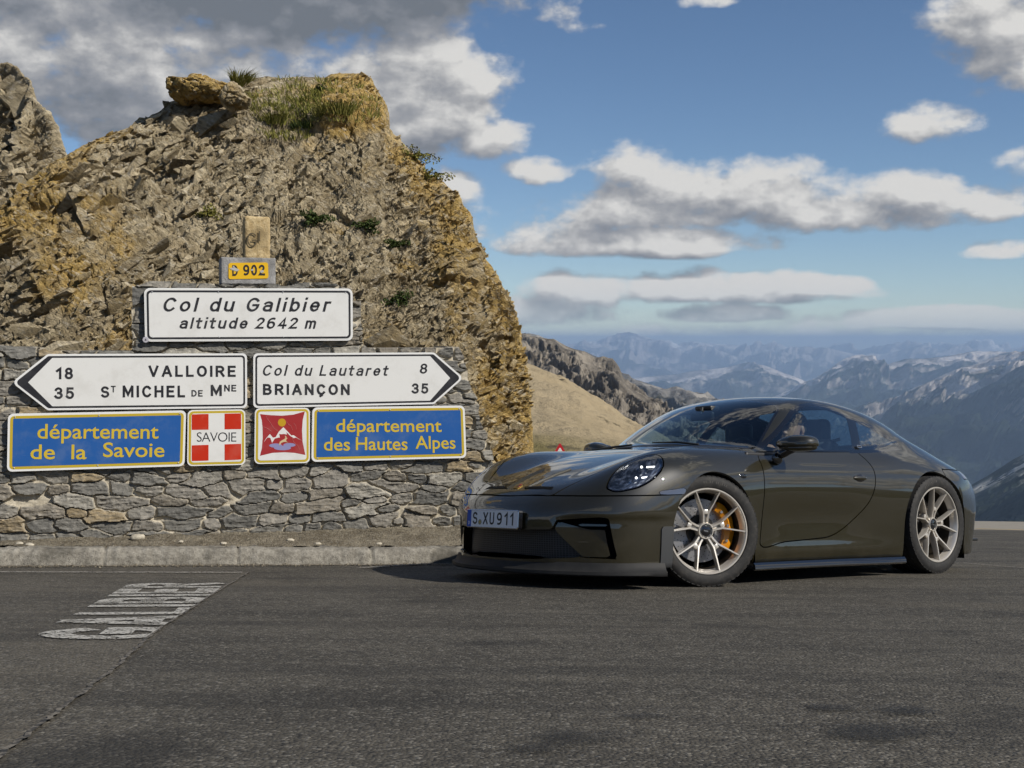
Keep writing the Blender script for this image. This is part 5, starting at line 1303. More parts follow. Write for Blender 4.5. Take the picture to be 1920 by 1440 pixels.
def make_wheel(R, w, rl, x, yc, steer, side, rot, front, text):
    # local z axis = outwards; local x = forwards on the left side
    L = Matrix.Translation((x, yc*side, R)) @ Matrix.Rotation(R_(steer), 4, 'Z') @ Matrix(((1, 0, 0), (0, 0, side), (0, 1, 0))).to_4x4()
    hw = w/2; oh = hw-.010
    rim = MB()
    barrel = MB().lathe([(rl-.03, -hw+.02), (rl-.018, -hw+.01), (rl, -hw+.012), (rl-.012, -hw+.03), (rl-.03, -.03), (rl-.034, .03), (rl-.030, oh-.055)], 64, L)
    rim.lathe([(rl-.030, oh-.055), (rl-.022, oh-.035), (rl-.016, oh-.006), (rl-.010, oh), (rl-.003, oh), (rl+.001, oh-.006), (rl, oh-.02)], 72, L)
    hz = oh-.045
    for k in range(5):
        M5 = L @ Matrix.Rotation(R_(rot+72*k), 4, 'Z')
        for sg in (1, -1):
            q = [(.030, .0125*sg, hz), (.075, .0135*sg, hz+.004), (.112, .0175*sg, hz+.012)]
            a = R_(18.5)*sg; re = rl-.014; mid = (.5*(.112+re*math.cos(a)), .5*(.0175*sg+re*math.sin(a)))
            q += [(*mid, hz+.028), (re*math.cos(a), re*math.sin(a), oh-.004)]
            bar(rim, q, [.0075, .0075, .0070, .0052, .0048], [.05, .05, .05, .045, .04], M5)
        rim.box((.118, 0, hz-.015), (.03, .03, .05), .004, M=M5)
        rim.box((.062, 0, hz-.030), (.10, .03, .035), .004, M=M5)
    rim.lathe([(.052, hz-.05), (.053, hz+.004), (.049, hz+.010), (.044, hz+.010), (.043, hz-.01)], 40, L)
    wh = rim.build('wheel', M_alu, car, angle=35)
    barrel.build('rim_barrel', M_barrel, wh, smooth=True)
    ty = MB(); half = [(rl-.004, oh-.012), (rl+.004, hw-.006), (rl+.02, hw), (rl+.6*(R-rl), hw), (R-.018, hw-.004), (R-.006, hw-.012), (R, hw-.026)]
    pr = half[:]
    for g in (.55, .2, -.2, -.55): pr += [(R, g*hw+.006), (R-.007, g*hw+.005), (R-.007, g*hw-.005), (R, g*hw-.006)]
    pr += [(r, -h) for r, h in half[::-1]]
    ty.lathe(pr, 96, L)
    # tread blocks on the shoulder
    t_ = ty.build('tyre', M_rubber, wh, angle=28)
    tb = MB()
    for k in range(60):
        a = 360*k/60; Mt = L @ Matrix.Rotation(R_(a), 4, 'Z')
        tb.box((R-.0042, 0, hw-.022), (.0078, .027, .022), .002, seg=1, M=Mt)
    tb.build('tread_block', M_rubber, t_, angle=30)
    if text and side > 0:
        for s_, mid, sz in text: arc_text(s_, rl+.5*(R-rl)-.008, R_(mid), sz, hw+.0006, L).build('sidewall_lettering', mat('sidewall_print', (.07, .065, .058), .6), t_)
    rd = .198 if front else .188; dz = -.01 if front else .0
    dk = MB(); dk.lathe([(.095, dz), (.10, dz+.006), (rd, dz+.006), (rd+.001, dz), (rd, dz-.03), (.10, dz-.03)], 64, L)
    n0 = len(dk.F)
    for k in range(20):
        for j in range(5):
            a = 2*math.pi*k/20+j*.09; r = .118+.0155*j
            Mh = L @ Matrix.Translation((r*math.cos(a), r*math.sin(a), dz+.0066)); dk.add([Mh @ Vector((.0031*math.cos(R_(60*i)), .0031*math.sin(R_(60*i)), 0)) for i in range(6)], [tuple(range(6))])
    d_ = mesh('brake_disc', dk.V, dk.F, [M_disc if front else mat('dark_disc', (.10, .09, .08), .4, metal=.8), M_dark], wh, matidx=[0]*n0+[1]*(len(dk.F)-n0))  # rear discs get a darker metal than the front ones
    MB().lathe([(.0, dz+.012), (.09, dz+.012), (.098, dz+.004)], 40, L).build('disc_hub', M_black, wh, angle=30)
    MB().lathe([(rd+.012, dz-.05), (.06, dz-.05)], 48, L).build('brake_shield', M_dark, wh)
    # caliper: an arc block with two lobes
    cal = MB(); a0, a1 = ((-58, 36) if front else (150, 200)); na = 22; V = []; F = []
    c0 = 180 if not front else 0
    for i in range(na+1):
        a = R_(c0+180+(a0+(a1-a0)*i/na))*1; t = i/na; lob = .010*math.sin(t*math.pi*4)**2+.012*math.sin(math.pi*t)
        for r, h in ((.150-.2*lob, dz+.02), (.150, dz+.045), (rd-.022, dz+.052+lob*.6), (rd+.012+lob*.5, dz+.036), (rd+.014+lob*.5, dz-.03), (.150, dz-.03)):
            V.append(L @ Vector((r*math.cos(a), r*math.sin(a), h)))
    for i in range(na):
        for j in range(6): F.append((i*6+j, (i+1)*6+j, (i+1)*6+(j+1) % 6, i*6+(j+1) % 6))
    F += [tuple(range(6)), tuple(range(na*6, na*6+6))[::-1]]
    cal.add(V, F)
    c_ = cal.build('brake_caliper', M_cal if front else M_dark, wh, angle=40)
    for a in (a0+14, (a0+a1)/2, a1-14):
        aa = R_(c0+180+a); MB().lathe([(0, .006), (.009, .006), (.010, -.01)], 10, L @ Matrix.Translation(((rd-.03)*math.cos(aa), (rd-.03)*math.sin(aa), dz+.056))).build('caliper_bolt', M_bright, c_, angle=30)
    hc = MB().lathe([(0, hz+.006), (.030, hz+.006), (.038, hz+.002), (.043, hz-.004)], 40, L).build('hub_cap', M_gloss, wh, angle=30)
    st = MB()
    for k in range(24):
        st.box((.037, 0, hz+.003), (.007, .003, .003), M=L @ Matrix.Rotation(R_(15*k), 4, 'Z'))
    st.box((0, 0, hz+.0066), (.030, .008, .001), M=L @ Matrix.Rotation(R_(12), 4, 'Z'))
    st.build('cap_mark', M_bright, hc)
    MB().tube([L @ Vector((rl-.045, .03, oh-.04)), L @ Vector((rl-.05, .03, oh-.015))], .004, 8).build('tyre_valve', M_bright, wh)
    return wh
for side in (1, -1):
    make_wheel(.343, .255, .268, 0, .800, -22, side, 18 if side > 0 else 0, True, [('255/35 ZR 20', 98, .017)])
    make_wheel(.361, .315, .281, -2.457, .7765, 0, side, 30 if side > 0 else 0, False, [('MICHELIN', 72, .026)])
# wheel houses: dark walls inside the arches
for side in (1, -1):
    for cx, cz, rr in ((-.03, .330, .392), (-2.452, .345, .422)):
        w_ = MB(); na = 28; V = []; F = []
        for i in range(na+1):
            if i == 0: x, z = cx+rr, .10
            elif i == na: x, z = cx-rr, .10
            else:
                a = math.pi*(i-1)/(na-2); x, z = cx+rr*math.cos(a), cz+rr*math.sin(a)
            V += [(x, side*.885, z), (x, side*.50, z)]
        for i in range(na): F.append((2*i, 2*i+1, 2*i+3, 2*i+2))
        F.append(tuple(range(1, 2*na+2, 2))); w_.add(V, F).build('wheel_house', M_dark, car)
# mirrors
for sg in (1, -1):
    bm = bmesh.new(); bmesh.ops.create_icosphere(bm, subdivisions=5, radius=1)
    for v in bm.verts:
        x, y, z = v.co; q = (abs(x)**2.8+abs(y)**2.8+abs(z)**2.6)**(-1/2.7); x, y, z = x*q, y*q, z*q
        z = z*(.062 if z > 0 else .050); sc_ = 1-.30*max(0, -y)          # narrower towards the door
        z *= sc_; x = (x*.105 if x > 0 else x*.055)*sc_
        g_ = math.exp(-((z+.018)/.006)**2)*.006; y_ = y*.135
        x -= .03*y
        v.co = (x-g_*np.sign(x), (y_-g_*np.sign(y)), z-.004*(x/.1)**2)
    bm.transform(Matrix.Translation((-.765, .965, .905))); 
    if sg < 0: bm.transform(Matrix.Diagonal((1, -1, 1, 1))); bmesh.ops.reverse_faces(bm, faces=bm.faces[:])
    mi = MB().bm(bm).build('wing_mirror', M_paint, car, smooth=True)
    st = MB(); st.tube([(-.715, sg*.835, .835), (-.72, sg*.875, .842), (-.735, sg*.915, .862), (-.75, sg*.945, .885)], [.034, .030, .027, .036], 14); st.ell((-.70, sg*.848, .812), (.055, .02, .040)); st.build('mirror_arm', M_gloss, mi, smooth=True)
    MB().ell((-.825, sg*.968, .905), (.006, .115, .046)).build('mirror_glass', M_bright, mi, smooth=True)
# small oval lamp behind the front arch
MB().ell((-.30, .889, .686), (.038, .008, .019), M=Matrix.Rotation(0, 4, 'Y')).build('side_repeater', M_gloss, car, smooth=True)
# cabin
tub = MB().box((-1.3, 0, .30), (1.9, 1.5, .05)).box((-2.25, 0, .62), (.10, 1.3, .62), .03).box((-.48, 0, .55), (.06, 1.4, .5))
for sg in (1, -1): tub.box((-1.3, sg*.775, .62), (1.7, .04, .46), .015)
tub.build('cabin_floor', M_leather, car)
V = []; F = []; pr = [(-.46, .86), (-.50, .885), (-.66, .895), (-.80, .885), (-.88, .85), (-.90, .78), (-.86, .66), (-.6, .55)]
ysd = np.linspace(-.71, .71, 25)
for y in ysd:
    hood_ = .028*math.exp(-((y-.37)/.19)**4)
    V += [(x+.10*(y/.7)**2*-1, y, z+(hood_ if i in (2, 3, 4) else 0)) for i, (x, z) in enumerate(pr)]
k = len(pr)
for i in range(24):
    for j in range(k-1): F.append((i*k+j, (i+1)*k+j, (i+1)*k+j+1, i*k+j+1))
MB().add(V, F).build('dashboard', M_leather, car, angle=50)
for sg in (1, -1):
    se = MB(); y = sg*.37
    se.box((-1.22, y, .42), (.50, .48, .16), .05, 3)
    se.box((-1.56, y, .72), (.14, .46, .58), .06, 3, M=Matrix.Translation((-1.5, 0, .45)) @ Matrix.Rotation(R_(-14), 4, 'Y') @ Matrix.Translation((1.5, 0, -.45)))
    s_ = se.build('seat', M_leather, car, angle=50)
    MB().box((-1.735, y, 1.035), (.10, .25, .20), .045, 3, M=Matrix.Identity(4)).build('headrest', M_leather, s_, angle=60)
    MB().tube([(-1.71, y+sg*.24, .98), (-1.60, y+sg*.12, .94), (-1.40, y-.02, .75)], .014, 6).build('seat_belt', mat('belt_grey', (.10, .10, .10), .8), s_)
sw_ = MB(); Ms = Matrix.Translation((-.98, .37, .80)) @ Matrix.Rotation(R_(-68), 4, 'Y')
sw_.lathe([(.175+.014*math.cos(t), .014*math.sin(t)) for t in np.linspace(0, 2*math.pi, 9)[:-1]], 32, Ms, close=True)
for a in (0, 120, 240): sw_.box((.09, 0, 0), (.17, .03, .012), .004, M=Ms @ Matrix.Rotation(R_(a+180), 4, 'Z'))
sw_.lathe([(0, .02), (.05, .015), (.055, -.02)], 20, Ms).build('steering_wheel', M_leather, car, angle=40)
rv = MB().box((-.90, 0, 1.135), (.035, .22, .065), .016, 3).tube([(-.885, 0, 1.15), (-.90, 0, 1.20)], .012, 8).box((-.955, 0, 1.195), (.10, .16, .035), .012)
rv.build('interior_mirror', M_black, car, angle=40)
for sg, y0 in ((1, .42), (1, -.22)):   # wipers lie along the base of the windshield
    pts = [(-.40, y0), (-.425, y0-.22), (-.415, y0-.45)]; P = []
    for x, y in pts:
        z = np.linspace(.8, 1.1, 600); Q = np.column_stack([np.full(600, x), np.full(600, y), z]); i = np.where(f_car(Q) < 0)[0][-1]; P.append((x, y, z[i]+.012))
    MB().tube(P, [.007, .008, .004], 8).build('wiper', M_black, car, smooth=True)
Mq = Matrix.Translation((-1.690, .7865, .921)) @ Matrix(((-1, 0, 0), (0, -.42, .91), (0, .91, .42))).to_4x4()
bq = MB().prism(rpoly(-.027, -.010, .027, .010, .004), 0, .004, Mq).build('window_badge', M_bright, car)
for k in range(4): MB().box((-.016+.0107*k, 0, .0045), (.008, .011, .002), M=Mq).build('badge_letter', M_ink, bq)
# ------------------------------------------------------------------ signs on the wall
def signmat(name, c, dirt=(.45, .42, .36), k=.5):
    def fn(N, b, o):
        q = obj_co(N); s = N.m('MULTIPLY', N.mapr(N.noise(q, 4.5, 6, .7), .46, .70), .42)
        sc = N.mapr(N.noise(N.vm('MULTIPLY', q, (1, 1, 6)), 34, 5, .75), .655, .70)
        N.put(b.inputs['Base Color'], N.mix(N.m('MULTIPLY', sc, .5), N.mix(s, c, tuple(a*.5+d*.5 for a, d in zip(c, dirt))), dirt))
    return mat(name, rough=.42, spec=.4, fn=fn)
S_white = signmat('sign_white_face', (.74, .74, .715), (.42, .40, .35)); S_edge = mat('sign_edge', (.78, .78, .76), .45)
S_black = signmat('sign_black', (.022, .022, .026), (.16, .16, .16)); S_blue = signmat('sign_blue', (.018, .10, .34), (.20, .26, .36)); S_yel = mat('sign_yellow_border', (.52, .38, .025), .5)
S_red = signmat('sign_red_field', (.52, .026, .006), (.55, .2, .15)); S_crim = signmat('sign_crimson_field', (.34, .028, .03), (.42, .16, .15)); S_letter = mat('letter_yellow', (.60, .44, .035), .5)
S_orange = mat('route_yellow', (.78, .46, .008), .45); S_lilac = mat('emblem_lilac', (.26, .25, .45), .5); S_sand = mat('emblem_sand', (.60, .47, .27), .5); S_gold = mat('emblem_gold', (.52, .30, .008), .5)
S_back = mat('sign_back', (.4, .41, .42), .5, metal=.7)
TH = .030                             # the plates stand this far in front of the stones
def quad(tl, tr, br, bl):            # sign frame from its corners in wall coordinates
    c = [uv(*q, TH) for q in (tl, tr, br, bl)]; return c
CAPH = textmesh('H')[0][:, 1].max()
class Sign:
    """flat panel given by its four corners; s,t in metres along the panel, slightly sheared like the mounted panel"""
    def __init__(s, name, label, tl, tr, br, bl, cat='road sign'):
        a = [uv(*q, TH) for q in (tl, tr, br, bl)]; s.a = a
        s.w = (np.linalg.norm(a[1]-a[0])+np.linalg.norm(a[2]-a[3]))/2; s.h = (np.linalg.norm(a[0]-a[3])+np.linalg.norm(a[1]-a[2]))/2
        s.root = empty(name, M=Matrix.Translation(wp(*a[3], 0)), label=label, cat=cat); s.inv = np.array(wp(*a[3], 0))
    def P(s, x, y, h=0):             # x,y in metres from the lower left corner
        f, g = x/s.w, y/s.h; a = s.a; q = (a[3]*(1-f)+a[2]*f)*(1-g)+(a[0]*(1-f)+a[1]*f)*g
        return wp(q[0], q[1], TH+h)-s.inv
    def sheet(s, name, poly, h0, h1, m, bevel=0):
        mb = MB().prism(poly, h0, h1); V = [s.P(*v[:2], v[2]) for v in mb.V]; return mesh(name, V, mb.F, m, s.root)
    def ring(s, name, po, pi_, h, m):
        n = len(po); mb = MB().add([(*p, h) for p in po]+[(*p, h) for p in pi_]+[(*p, h-.001) for p in po]+[(*p, h-.001) for p in pi_], [(i, (i+1) % n, n+(i+1) % n, n+i) for i in range(n)])
        return mesh(name, [s.P(*v[:2], v[2]) for v in mb.V[:2*n]], mb.F, m, s.root)
    def text(s, txt, px0, px1, pyb, cap, m=S_black, bold=.0, shear=0, track=1, name='lettering', h=.0045):
        """text between two photograph columns, standing on the line pyb, with capital height cap in metres"""
        V, F = textmesh(txt, 1, bold, shear, track); x0, x1 = V[:, 0].min(), V[:, 0].max()
        ul, ur = s.loc(px0, pyb), s.loc(px1, pyb); sy = cap/CAPH
        X = ul[0]+(V[:, 0]-x0)/(x1-x0)*(ur[0]-ul[0]); base = ul[1]+(ur[1]-ul[1])*(V[:, 0]-x0)/(x1-x0)
        return mesh(name, [s.P(x, b+v[1]*sy, h) for x, b, v in zip(X, base, V)], F, m, s.root)
    def road(s, txt, px0, px1, pyb, cap, m=S_black, w=.15, shear=0, gap=.20, space=.45, name='lettering', h=.0042):
        """the same in the stroke alphabet; the whole line is squeezed to the width it has on the panel"""
        V, F = stroke_text(txt, w, gap, space, shear); x0, x1 = V[:, 0].min(), V[:, 0].max()
        ul, ur = s.loc(px0, pyb), s.loc(px1, pyb)
        X = ul[0]+(V[:, 0]-x0)/(x1-x0)*(ur[0]-ul[0]); base = ul[1]+(ur[1]-ul[1])*(V[:, 0]-x0)/(x1-x0)
        return mesh(name, [s.P(x, b+v[1]*cap, h+v[2]*.03) for x, b, v in zip(X, base, V)], F, m, s.root)
    def loc(s, px, py):
        q = uv(px, py, TH); a = s.a; x, y = s.w*.5, s.h*.5
        for _ in range(6):            # invert the bilinear map
            f, g = x/s.w, y/s.h; c = (a[3]*(1-f)+a[2]*f)*(1-g)+(a[0]*(1-f)+a[1]*f)*g; du_ = ((a[2]-a[3])*(1-g)+(a[1]-a[0])*g)/s.w; dv_ = ((a[0]-a[3])*(1-f)+(a[1]-a[2])*f)/s.h
            d = np.linalg.solve(np.column_stack([du_, dv_]), q-c); x += d[0]; y += d[1]
        return x, y
    def poly(s, pts): return [s.loc(*q) for q in pts]
def inset(w, h, d, r): return rpoly(d, d, w-d, h-d, r, 6)
def bolts(s, pts):
    for x, y in pts:
        M = Matrix.Translation(s.P(x, y, 0)) @ Mw.to_3x3().to_4x4(); MB().lathe([(0, .006), (.005, .005), (.007, .001)], 10, M).build('rivet', S_back, s.root, smooth=True)
def corner_rivets(s, d=.05, n=3):
    for y in (d*.55, s.h-d*.55):
        for k in range(n): bolts(s, [(d+(s.w-2*d)*k/(n-1), y)])
# top panel
s = Sign('name_sign', 'wide white summit sign with black italic lettering above the two arrow signs', (270, 540), (661, 541), (661.5, 638.5), (272, 640.5))
w, h = s.w, s.h
s.sheet('sign_plate', inset(w, h, 0, .045), -.028, .001, S_edge); s.sheet('sign_face', inset(w, h, .008, .040), .0012, .002, S_white); s.ring('sign_border', inset(w, h, .018, .034), inset(w, h, .034, .024), .0032, S_black)
corner_rivets(s, .06, 4); s.road('Col du Galibier', 307, 622, 584, .112, w=.15, shear=.22, gap=.26, space=.50); s.road('altitude 2642 m', 337, 593, 616, .090, w=.155, shear=.22, gap=.24, space=.42)
x, y = s.loc(273, 637); M = Matrix.Translation(s.P(x, y, .004)) @ Mw.to_3x3().to_4x4()
MB().lathe([(0, .002), (.022, .002), (.024, 0)], 24, M).build('round_sticker', mat('sticker_grey', (.42, .41, .45), .5), s.root); MB().prism([(0, .010), (.009, -.006), (-.009, -.006)], .0025, .003, M).build('sticker_mark', S_black, s.root)
# arrow panels
def arrow(left):
    if left: s = Sign('arrow_sign', 'white arrow sign pointing left with two place names and distances', (22, 664), (463, 662.5), (463.5, 765), (22, 770))
    else: s = Sign('arrow_sign', 'white arrow sign pointing right with an italic pass name over capitals', (475, 662.5), (869, 660.5), (869, 756.5), (475, 765))
    w, h = s.w, s.h; tip = .26
    def outline(d, r):
        k = tip; sl = math.hypot(tip, h/2)/(h/2)
        p = [(w-d, d), (w-d, h-d), (k+d*(sl-tip/(h/2))*1, h-d), (d*sl, h/2), (k+d*(sl-tip/(h/2)), d)]
        if not left: p = [(w-x, y) for x, y in p][::-1]
        return round_poly(p[::-1] if left else p[::-1], [r]*5, 5)
    def face(d, r):                  # white field: its inner arrow head is blunter, leaving the dark head
        p = [(w-d, d), (w-d, h-d), (tip+.035, h-d), (.118, h/2), (tip+.035, d)]
        if not left: p = [(w-x, y) for x, y in p][::-1]
        rr = [r, r, .004, .004, .004] if left else [.004, .004, .004, r, r]
        return round_poly(p[::-1], rr[::-1], 5)
    s.sheet('sign_plate', outline(0, .035), -.028, .001, S_edge); s.sheet('sign_head', outline(.016, .028), .0012, .002, S_black)
    s.sheet('sign_face', face(.031, .018), .0022, .003, S_white)
    return s
s = arrow(True)
s.road('18', 104, 137, 711, .092, w=.195, gap=.26); s.road('35', 101, 139, 748, .092, w=.195, gap=.24)
s.road('VALLOIRE', 278, 442, 706.5, .090, w=.195, gap=.26)
s.road('S', 189, 205, 745.5, .090, w=.195); s.road('T', 208, 217, 735.5, .052, w=.19); s.road('MICHEL', 230, 347, 745, .094, w=.195, gap=.25); s.road('DE', 359, 380, 743.5, .052, w=.19); s.road('M', 395, 416, 742.5, .090, w=.195); s.road('NE', 420, 443, 734, .054, w=.19)
s = arrow(False)
s.road('Col du Lautaret', 493, 729, 704.5, .088, w=.15, shear=.22, gap=.25, space=.45); s.road('8', 787, 801, 700.5, .086, w=.16, shear=.1)
s.road('BRIANÇON', 493, 656, 740.5, .090, w=.205, gap=.26); s.road('35', 771, 803, 738, .088, w=.195, gap=.24)
# blue panels
def blue(label, tl, tr, br, bl, lines):
    s = Sign('department_sign', label, tl, tr, br, bl); w, h = s.w, s.h
    s.sheet('sign_plate', inset(w, h, 0, .040), -.028, .001, S_edge); s.sheet('sign_border', inset(w, h, .017, .030), .0012, .002, S_yel); s.sheet('sign_face', inset(w, h, .038, .008), .0022, .003, S_blue)
    corner_rivets(s, .05, 3)
    for t in lines: s.text(*t[:4], t[4], m=S_letter, bold=t[5], track=t[6])
blue('blue panel with yellow border and lettering at the lower left of the wall', (15, 776), (349, 769.5), (346, 874), (13, 884.5), [('département', 70, 297, 822, .112, .010, 1.0), ('de  la', 57, 162, 860.5, .112, .010, 1.0), ('Savoie', 193, 308, 856.5, .112, .010, 1.0)])
blue('blue panel with yellow lettering at the right end of the wall', (586, 764), (871, 760.5), (874.5, 858.5), (584, 866), [('département', 630, 828, 809.5, .106, .010, 1.0), ('des', 607, 656, 844.5, .106, .010, 1.0), ('Hautes', 667, 764, 843.5, .106, .010, 1.0), ('Alpes', 779, 854, 841, .106, .010, 1.0)])
s = Sign('crest_sign', 'square white panel with four red corners making a white cross', (352, 769), (460, 767.5), (460, 871.5), (351, 874)); w, h = s.w, s.h
s.sheet('sign_plate', inset(w, h, 0, .040), -.028, .001, S_edge); s.sheet('sign_border', inset(w, h, .010, .036), .0012, .002, S_yel); s.sheet('sign_face', inset(w, h, .028, .022), .0022, .003, S_white)
for q in (((359.5, 777), (391, 776), (391, 805.5), (359.5, 806)), ((421, 775.5), (452, 775), (452, 804.5), (421, 805)), ((359.5, 835), (391, 834), (391, 863.5), (359.5, 864.5)), ((421, 833), (452, 832), (452, 861.5), (421, 863))):
    s.sheet('red_field', s.poly(q), .0032, .0038, S_red)
s.text('SAVOIE', 369, 443, 828, .076, bold=-.008, track=.9, h=.0042)
s = Sign('emblem_sign', 'square white panel with a crimson field, snowy peaks and a golden sun', (478, 765.5), (581, 764.5), (581, 868), (477, 870)); w, h = s.w, s.h
s.sheet('sign_plate', inset(w, h, 0, .040), -.028, .001, S_edge); s.sheet('sign_border', inset(w, h, .010, .036), .0012, .002, S_yel); s.sheet('sign_face', inset(w, h, .028, .022), .0022, .003, S_white)
E6 = lambda pts: s.poly([(440+x/9.6, 740+y/9.6) for x, y in pts])
s.sheet('crimson_field', E6([(455, 350), (640, 368), (850, 378), (1060, 358), (1262, 300), (1225, 450), (1212, 640), (1222, 850), (1250, 980), (1272, 1085), (1080, 1046), (900, 1036), (680, 1046), (455, 1100), (490, 960), (505, 780), (502, 600), (488, 460)]), .0032, .0036, S_crim)
s.sheet('snowy_peak', E6([(520, 860), (570, 780), (632, 708), (690, 775), (740, 760), (790, 670), (876, 584), (950, 660), (1020, 735), (1060, 728), (1130, 780), (1212, 830), (1100, 770), (1065, 782), (1000, 742), (930, 672), (940, 720), (890, 705), (840, 712), (800, 705), (812, 772), (790, 770), (720, 790), (672, 865), (640, 775), (590, 770)]), .0037, .0042, S_white)
s.sheet('golden_sun', E6([(850+72*math.cos(R_(a)), 500+72*math.sin(R_(a))) for a in range(0, 360, 15)]), .0037, .0042, S_gold)
for c_, a_, b_ in (((735, 915), 115, 38), ((985, 905), 110, 36), ((860, 958), 155, 42)): s.sheet('lake', E6([(c_[0]+a_*math.cos(R_(t)), c_[1]+b_*math.sin(R_(t))+(c_[0]-860)*.0) for t in range(0, 360, 20)]), .0037, .0041+.0002*(b_ > 40), S_lilac)
s.sheet('leaping_chamois', E6([(900, 735), (925, 745), (935, 780), (955, 782), (930, 800), (925, 830), (965, 868), (930, 850), (880, 850), (840, 868), (806, 915), (800, 880), (812, 845), (860, 815), (905, 790), (912, 765)]), .0045, .005, S_sand)
for pts in ([(565, 385), (590, 440), (640, 500), (680, 570), (715, 610), (770, 650)], [(520, 580), (590, 610), (660, 660)], [(930, 480), (960, 530), (1010, 560), (1040, 640)], [(1060, 510), (1100, 560), (1105, 630)], [(1030, 780), (1060, 850), (1140, 920), (1165, 990)]):
    P_ = [Vector(s.P(*s.loc(440+x/9.6, 740+y/9.6), .0042)) for x, y in pts]; MB().tube(P_, .0016, 5).build('peeling_film', mat('film', (.50, .12, .11), .5), s.root)
# concrete block, route plate and the old boundary stone above
M_block = concrete((.27, .265, .255), (.40, .395, .385), (.16, .155, .15))
def wallbox(name, px0, px1, py0, py1, d0, d1, m, bev, label, cat, amp=.006, seed=0, taper=0):
    a, b = uv(px0, py1, d1), uv(px1, py0, d1); bm = bmesh.new(); bmesh.ops.create_cube(bm, size=1)
    bm.transform(Matrix.Diagonal((b[0]-a[0], b[1]-a[1], d1-d0, 1))); bmesh.ops.bevel(bm, geom=bm.edges[:], offset=bev, segments=3, affect='EDGES', profile=.5)
    bmesh.ops.subdivide_edges(bm, edges=bm.edges[:], cuts=4, use_grid_fill=True); bmesh.ops.triangulate(bm, faces=bm.faces[:])
    for _ in range(1): bmesh.ops.subdivide_edges(bm, edges=[e for e in bm.edges if e.calc_length() > .03], cuts=2, use_grid_fill=True)
    V = np.array([v.co[:] for v in bm.verts]); n = np.array([v.normal[:] for v in bm.verts])
    V = V+n*(fbm(V*9+seed, 4, .6, 70)*amp)[:, None]; V[:, 0] *= 1-taper*(V[:, 1]/(b[1]-a[1]))
    c = wp((a[0]+b[0])/2, (a[1]+b[1])/2, (d0+d1)/2); bm.verts.index_update(); F = [[v.index for v in f.verts] for f in bm.faces]; bm.free()
    o = mesh(name, V @ np.array([eu, ev, en]), F, m, smooth=True); o.location = c; o.data.set_sharp_from_angle(angle=R_(50)); tag(o, label, cat); return o, c
wallbox('concrete_block', 415, 517, 484, 532, -.30, .0, M_block, .008, 'small pale concrete block on the wall holding the yellow plate', 'block', .005)
M_stone = concrete((.40, .29, .14), (.62, .49, .28), (.22, .15, .07))
bs, bc = wallbox('boundary_stone', 458, 507, 406, 486, -.24, -.04, M_stone, .022, 'weathered tan old boundary stone standing on the concrete block', 'boundary stone', .010, 5, .03)
V, F = stroke_text('G', .10); V2, F2 = stroke_text('I', .12); V = V*.115; V2 = V2*.085
M_carve = mat('carving', (.10, .078, .045), .95)
for VV_, FF_, ox, oy in ((V, F, -.085, -.075), (V2, F2, .01, -.03)):
    P_ = np.array([[ox+v[0], oy+v[1], .109] for v in VV_]) @ np.array([eu, ev, en]); mesh('carved_letter', P_, FF_, M_carve, bs)
a = TH; TH = .004
s = Sign('route_plate', 'small yellow route number plate on the concrete block', (428.5, 493), (502.5, 492), (503.5, 522), (428.5, 523.5)); w, h = s.w, s.h
s.sheet('plate_face', inset(w, h, 0, .018), -.003, .001, S_orange)
s.road('D', 435.5, 446, 517.5, .088, w=.19, h=.0022); s.road('902', 456, 497, 516.5, .088, w=.195, gap=.20, h=.0022)
# frost damage across the first letter
for pts in ([(430, 503), (440, 501), (449, 506), (444, 509), (434, 506)], [(470, 505), (474, 504), (476, 507), (471, 508)], [(487, 508), (493, 506), (495, 510), (489, 512)], [(436, 499), (439, 498), (440, 501), (437, 501)]):
    s.sheet('worn_patch', s.poly(pts), .003, .0034, mat('bare_plate', (.45, .44, .42), .6))
TH = a
# ------------------------------------------------------------------ the driver
def capsule(P, a, b, ra, rb):
    a, b = np.array(a), np.array(b); d = b-a; t = np.clip(((P-a) @ d)/(d @ d), 0, 1); return np.linalg.norm(P-a-t[:, None]*d, axis=1)-(ra+(rb-ra)*t)
def ellip(P, c, r):
    q = (P-np.array(c))/np.array(r); k = np.linalg.norm(q, axis=1); return (k-1)*min(r)
Y0 = .37; HC = np.array([-1.475, Y0, 1.055])          # head centre
def f_head(P):
    q = P-HC; y = np.abs(q[:, 1]); q2 = np.column_stack([q[:, 0], y, q[:, 2]])
    d = ellip(q, (-.012, 0, .03), (.096, .076, .088))                          # cranium
    d = smin(d, ellip(q, (.028, 0, -.045), (.062, .058, .072)), .04)            # face and jaw
    d = smin(d, ellip(q, (.062, 0, -.098), (.026, .026, .022)), .03)            # chin
    d = smin(d, capsule(q, (.085, 0, .005), (.108, 0, -.032), .010, .013), .014)  # nose
    d = smin(d, ellip(q2, (.101, .011, -.036), (.010, .008, .007)), .008)
    d = smin(d, ellip(q2, (.078, .030, .020), (.016, .024, .008)), .014)        # brows
    d = smax(d, -ellip(q2, (.098, .031, .002), (.016, .015, .010)), .012)       # eye sockets
    d = smin(d, ellip(q2, (.080, .031, .001), (.011, .012, .010)), .003)        # eyes
    d = smin(d, ellip(q, (.088, 0, -.064), (.010, .022, .006)), .006); d = smin(d, ellip(q, (.086, 0, -.075), (.010, .019, .006)), .006)   # lips
    d = smin(d, ellip(q2, (-.012, .078, -.012), (.017, .009, .030)), .010)      # ears
    return smin(d, capsule(q, (-.03, 0, -.06), (-.045, 0, -.17), .054, .060), .03)
ARM = [((-1.50, .185, .862), (-1.27, .245, .70), (-1.035, .175, .865))]
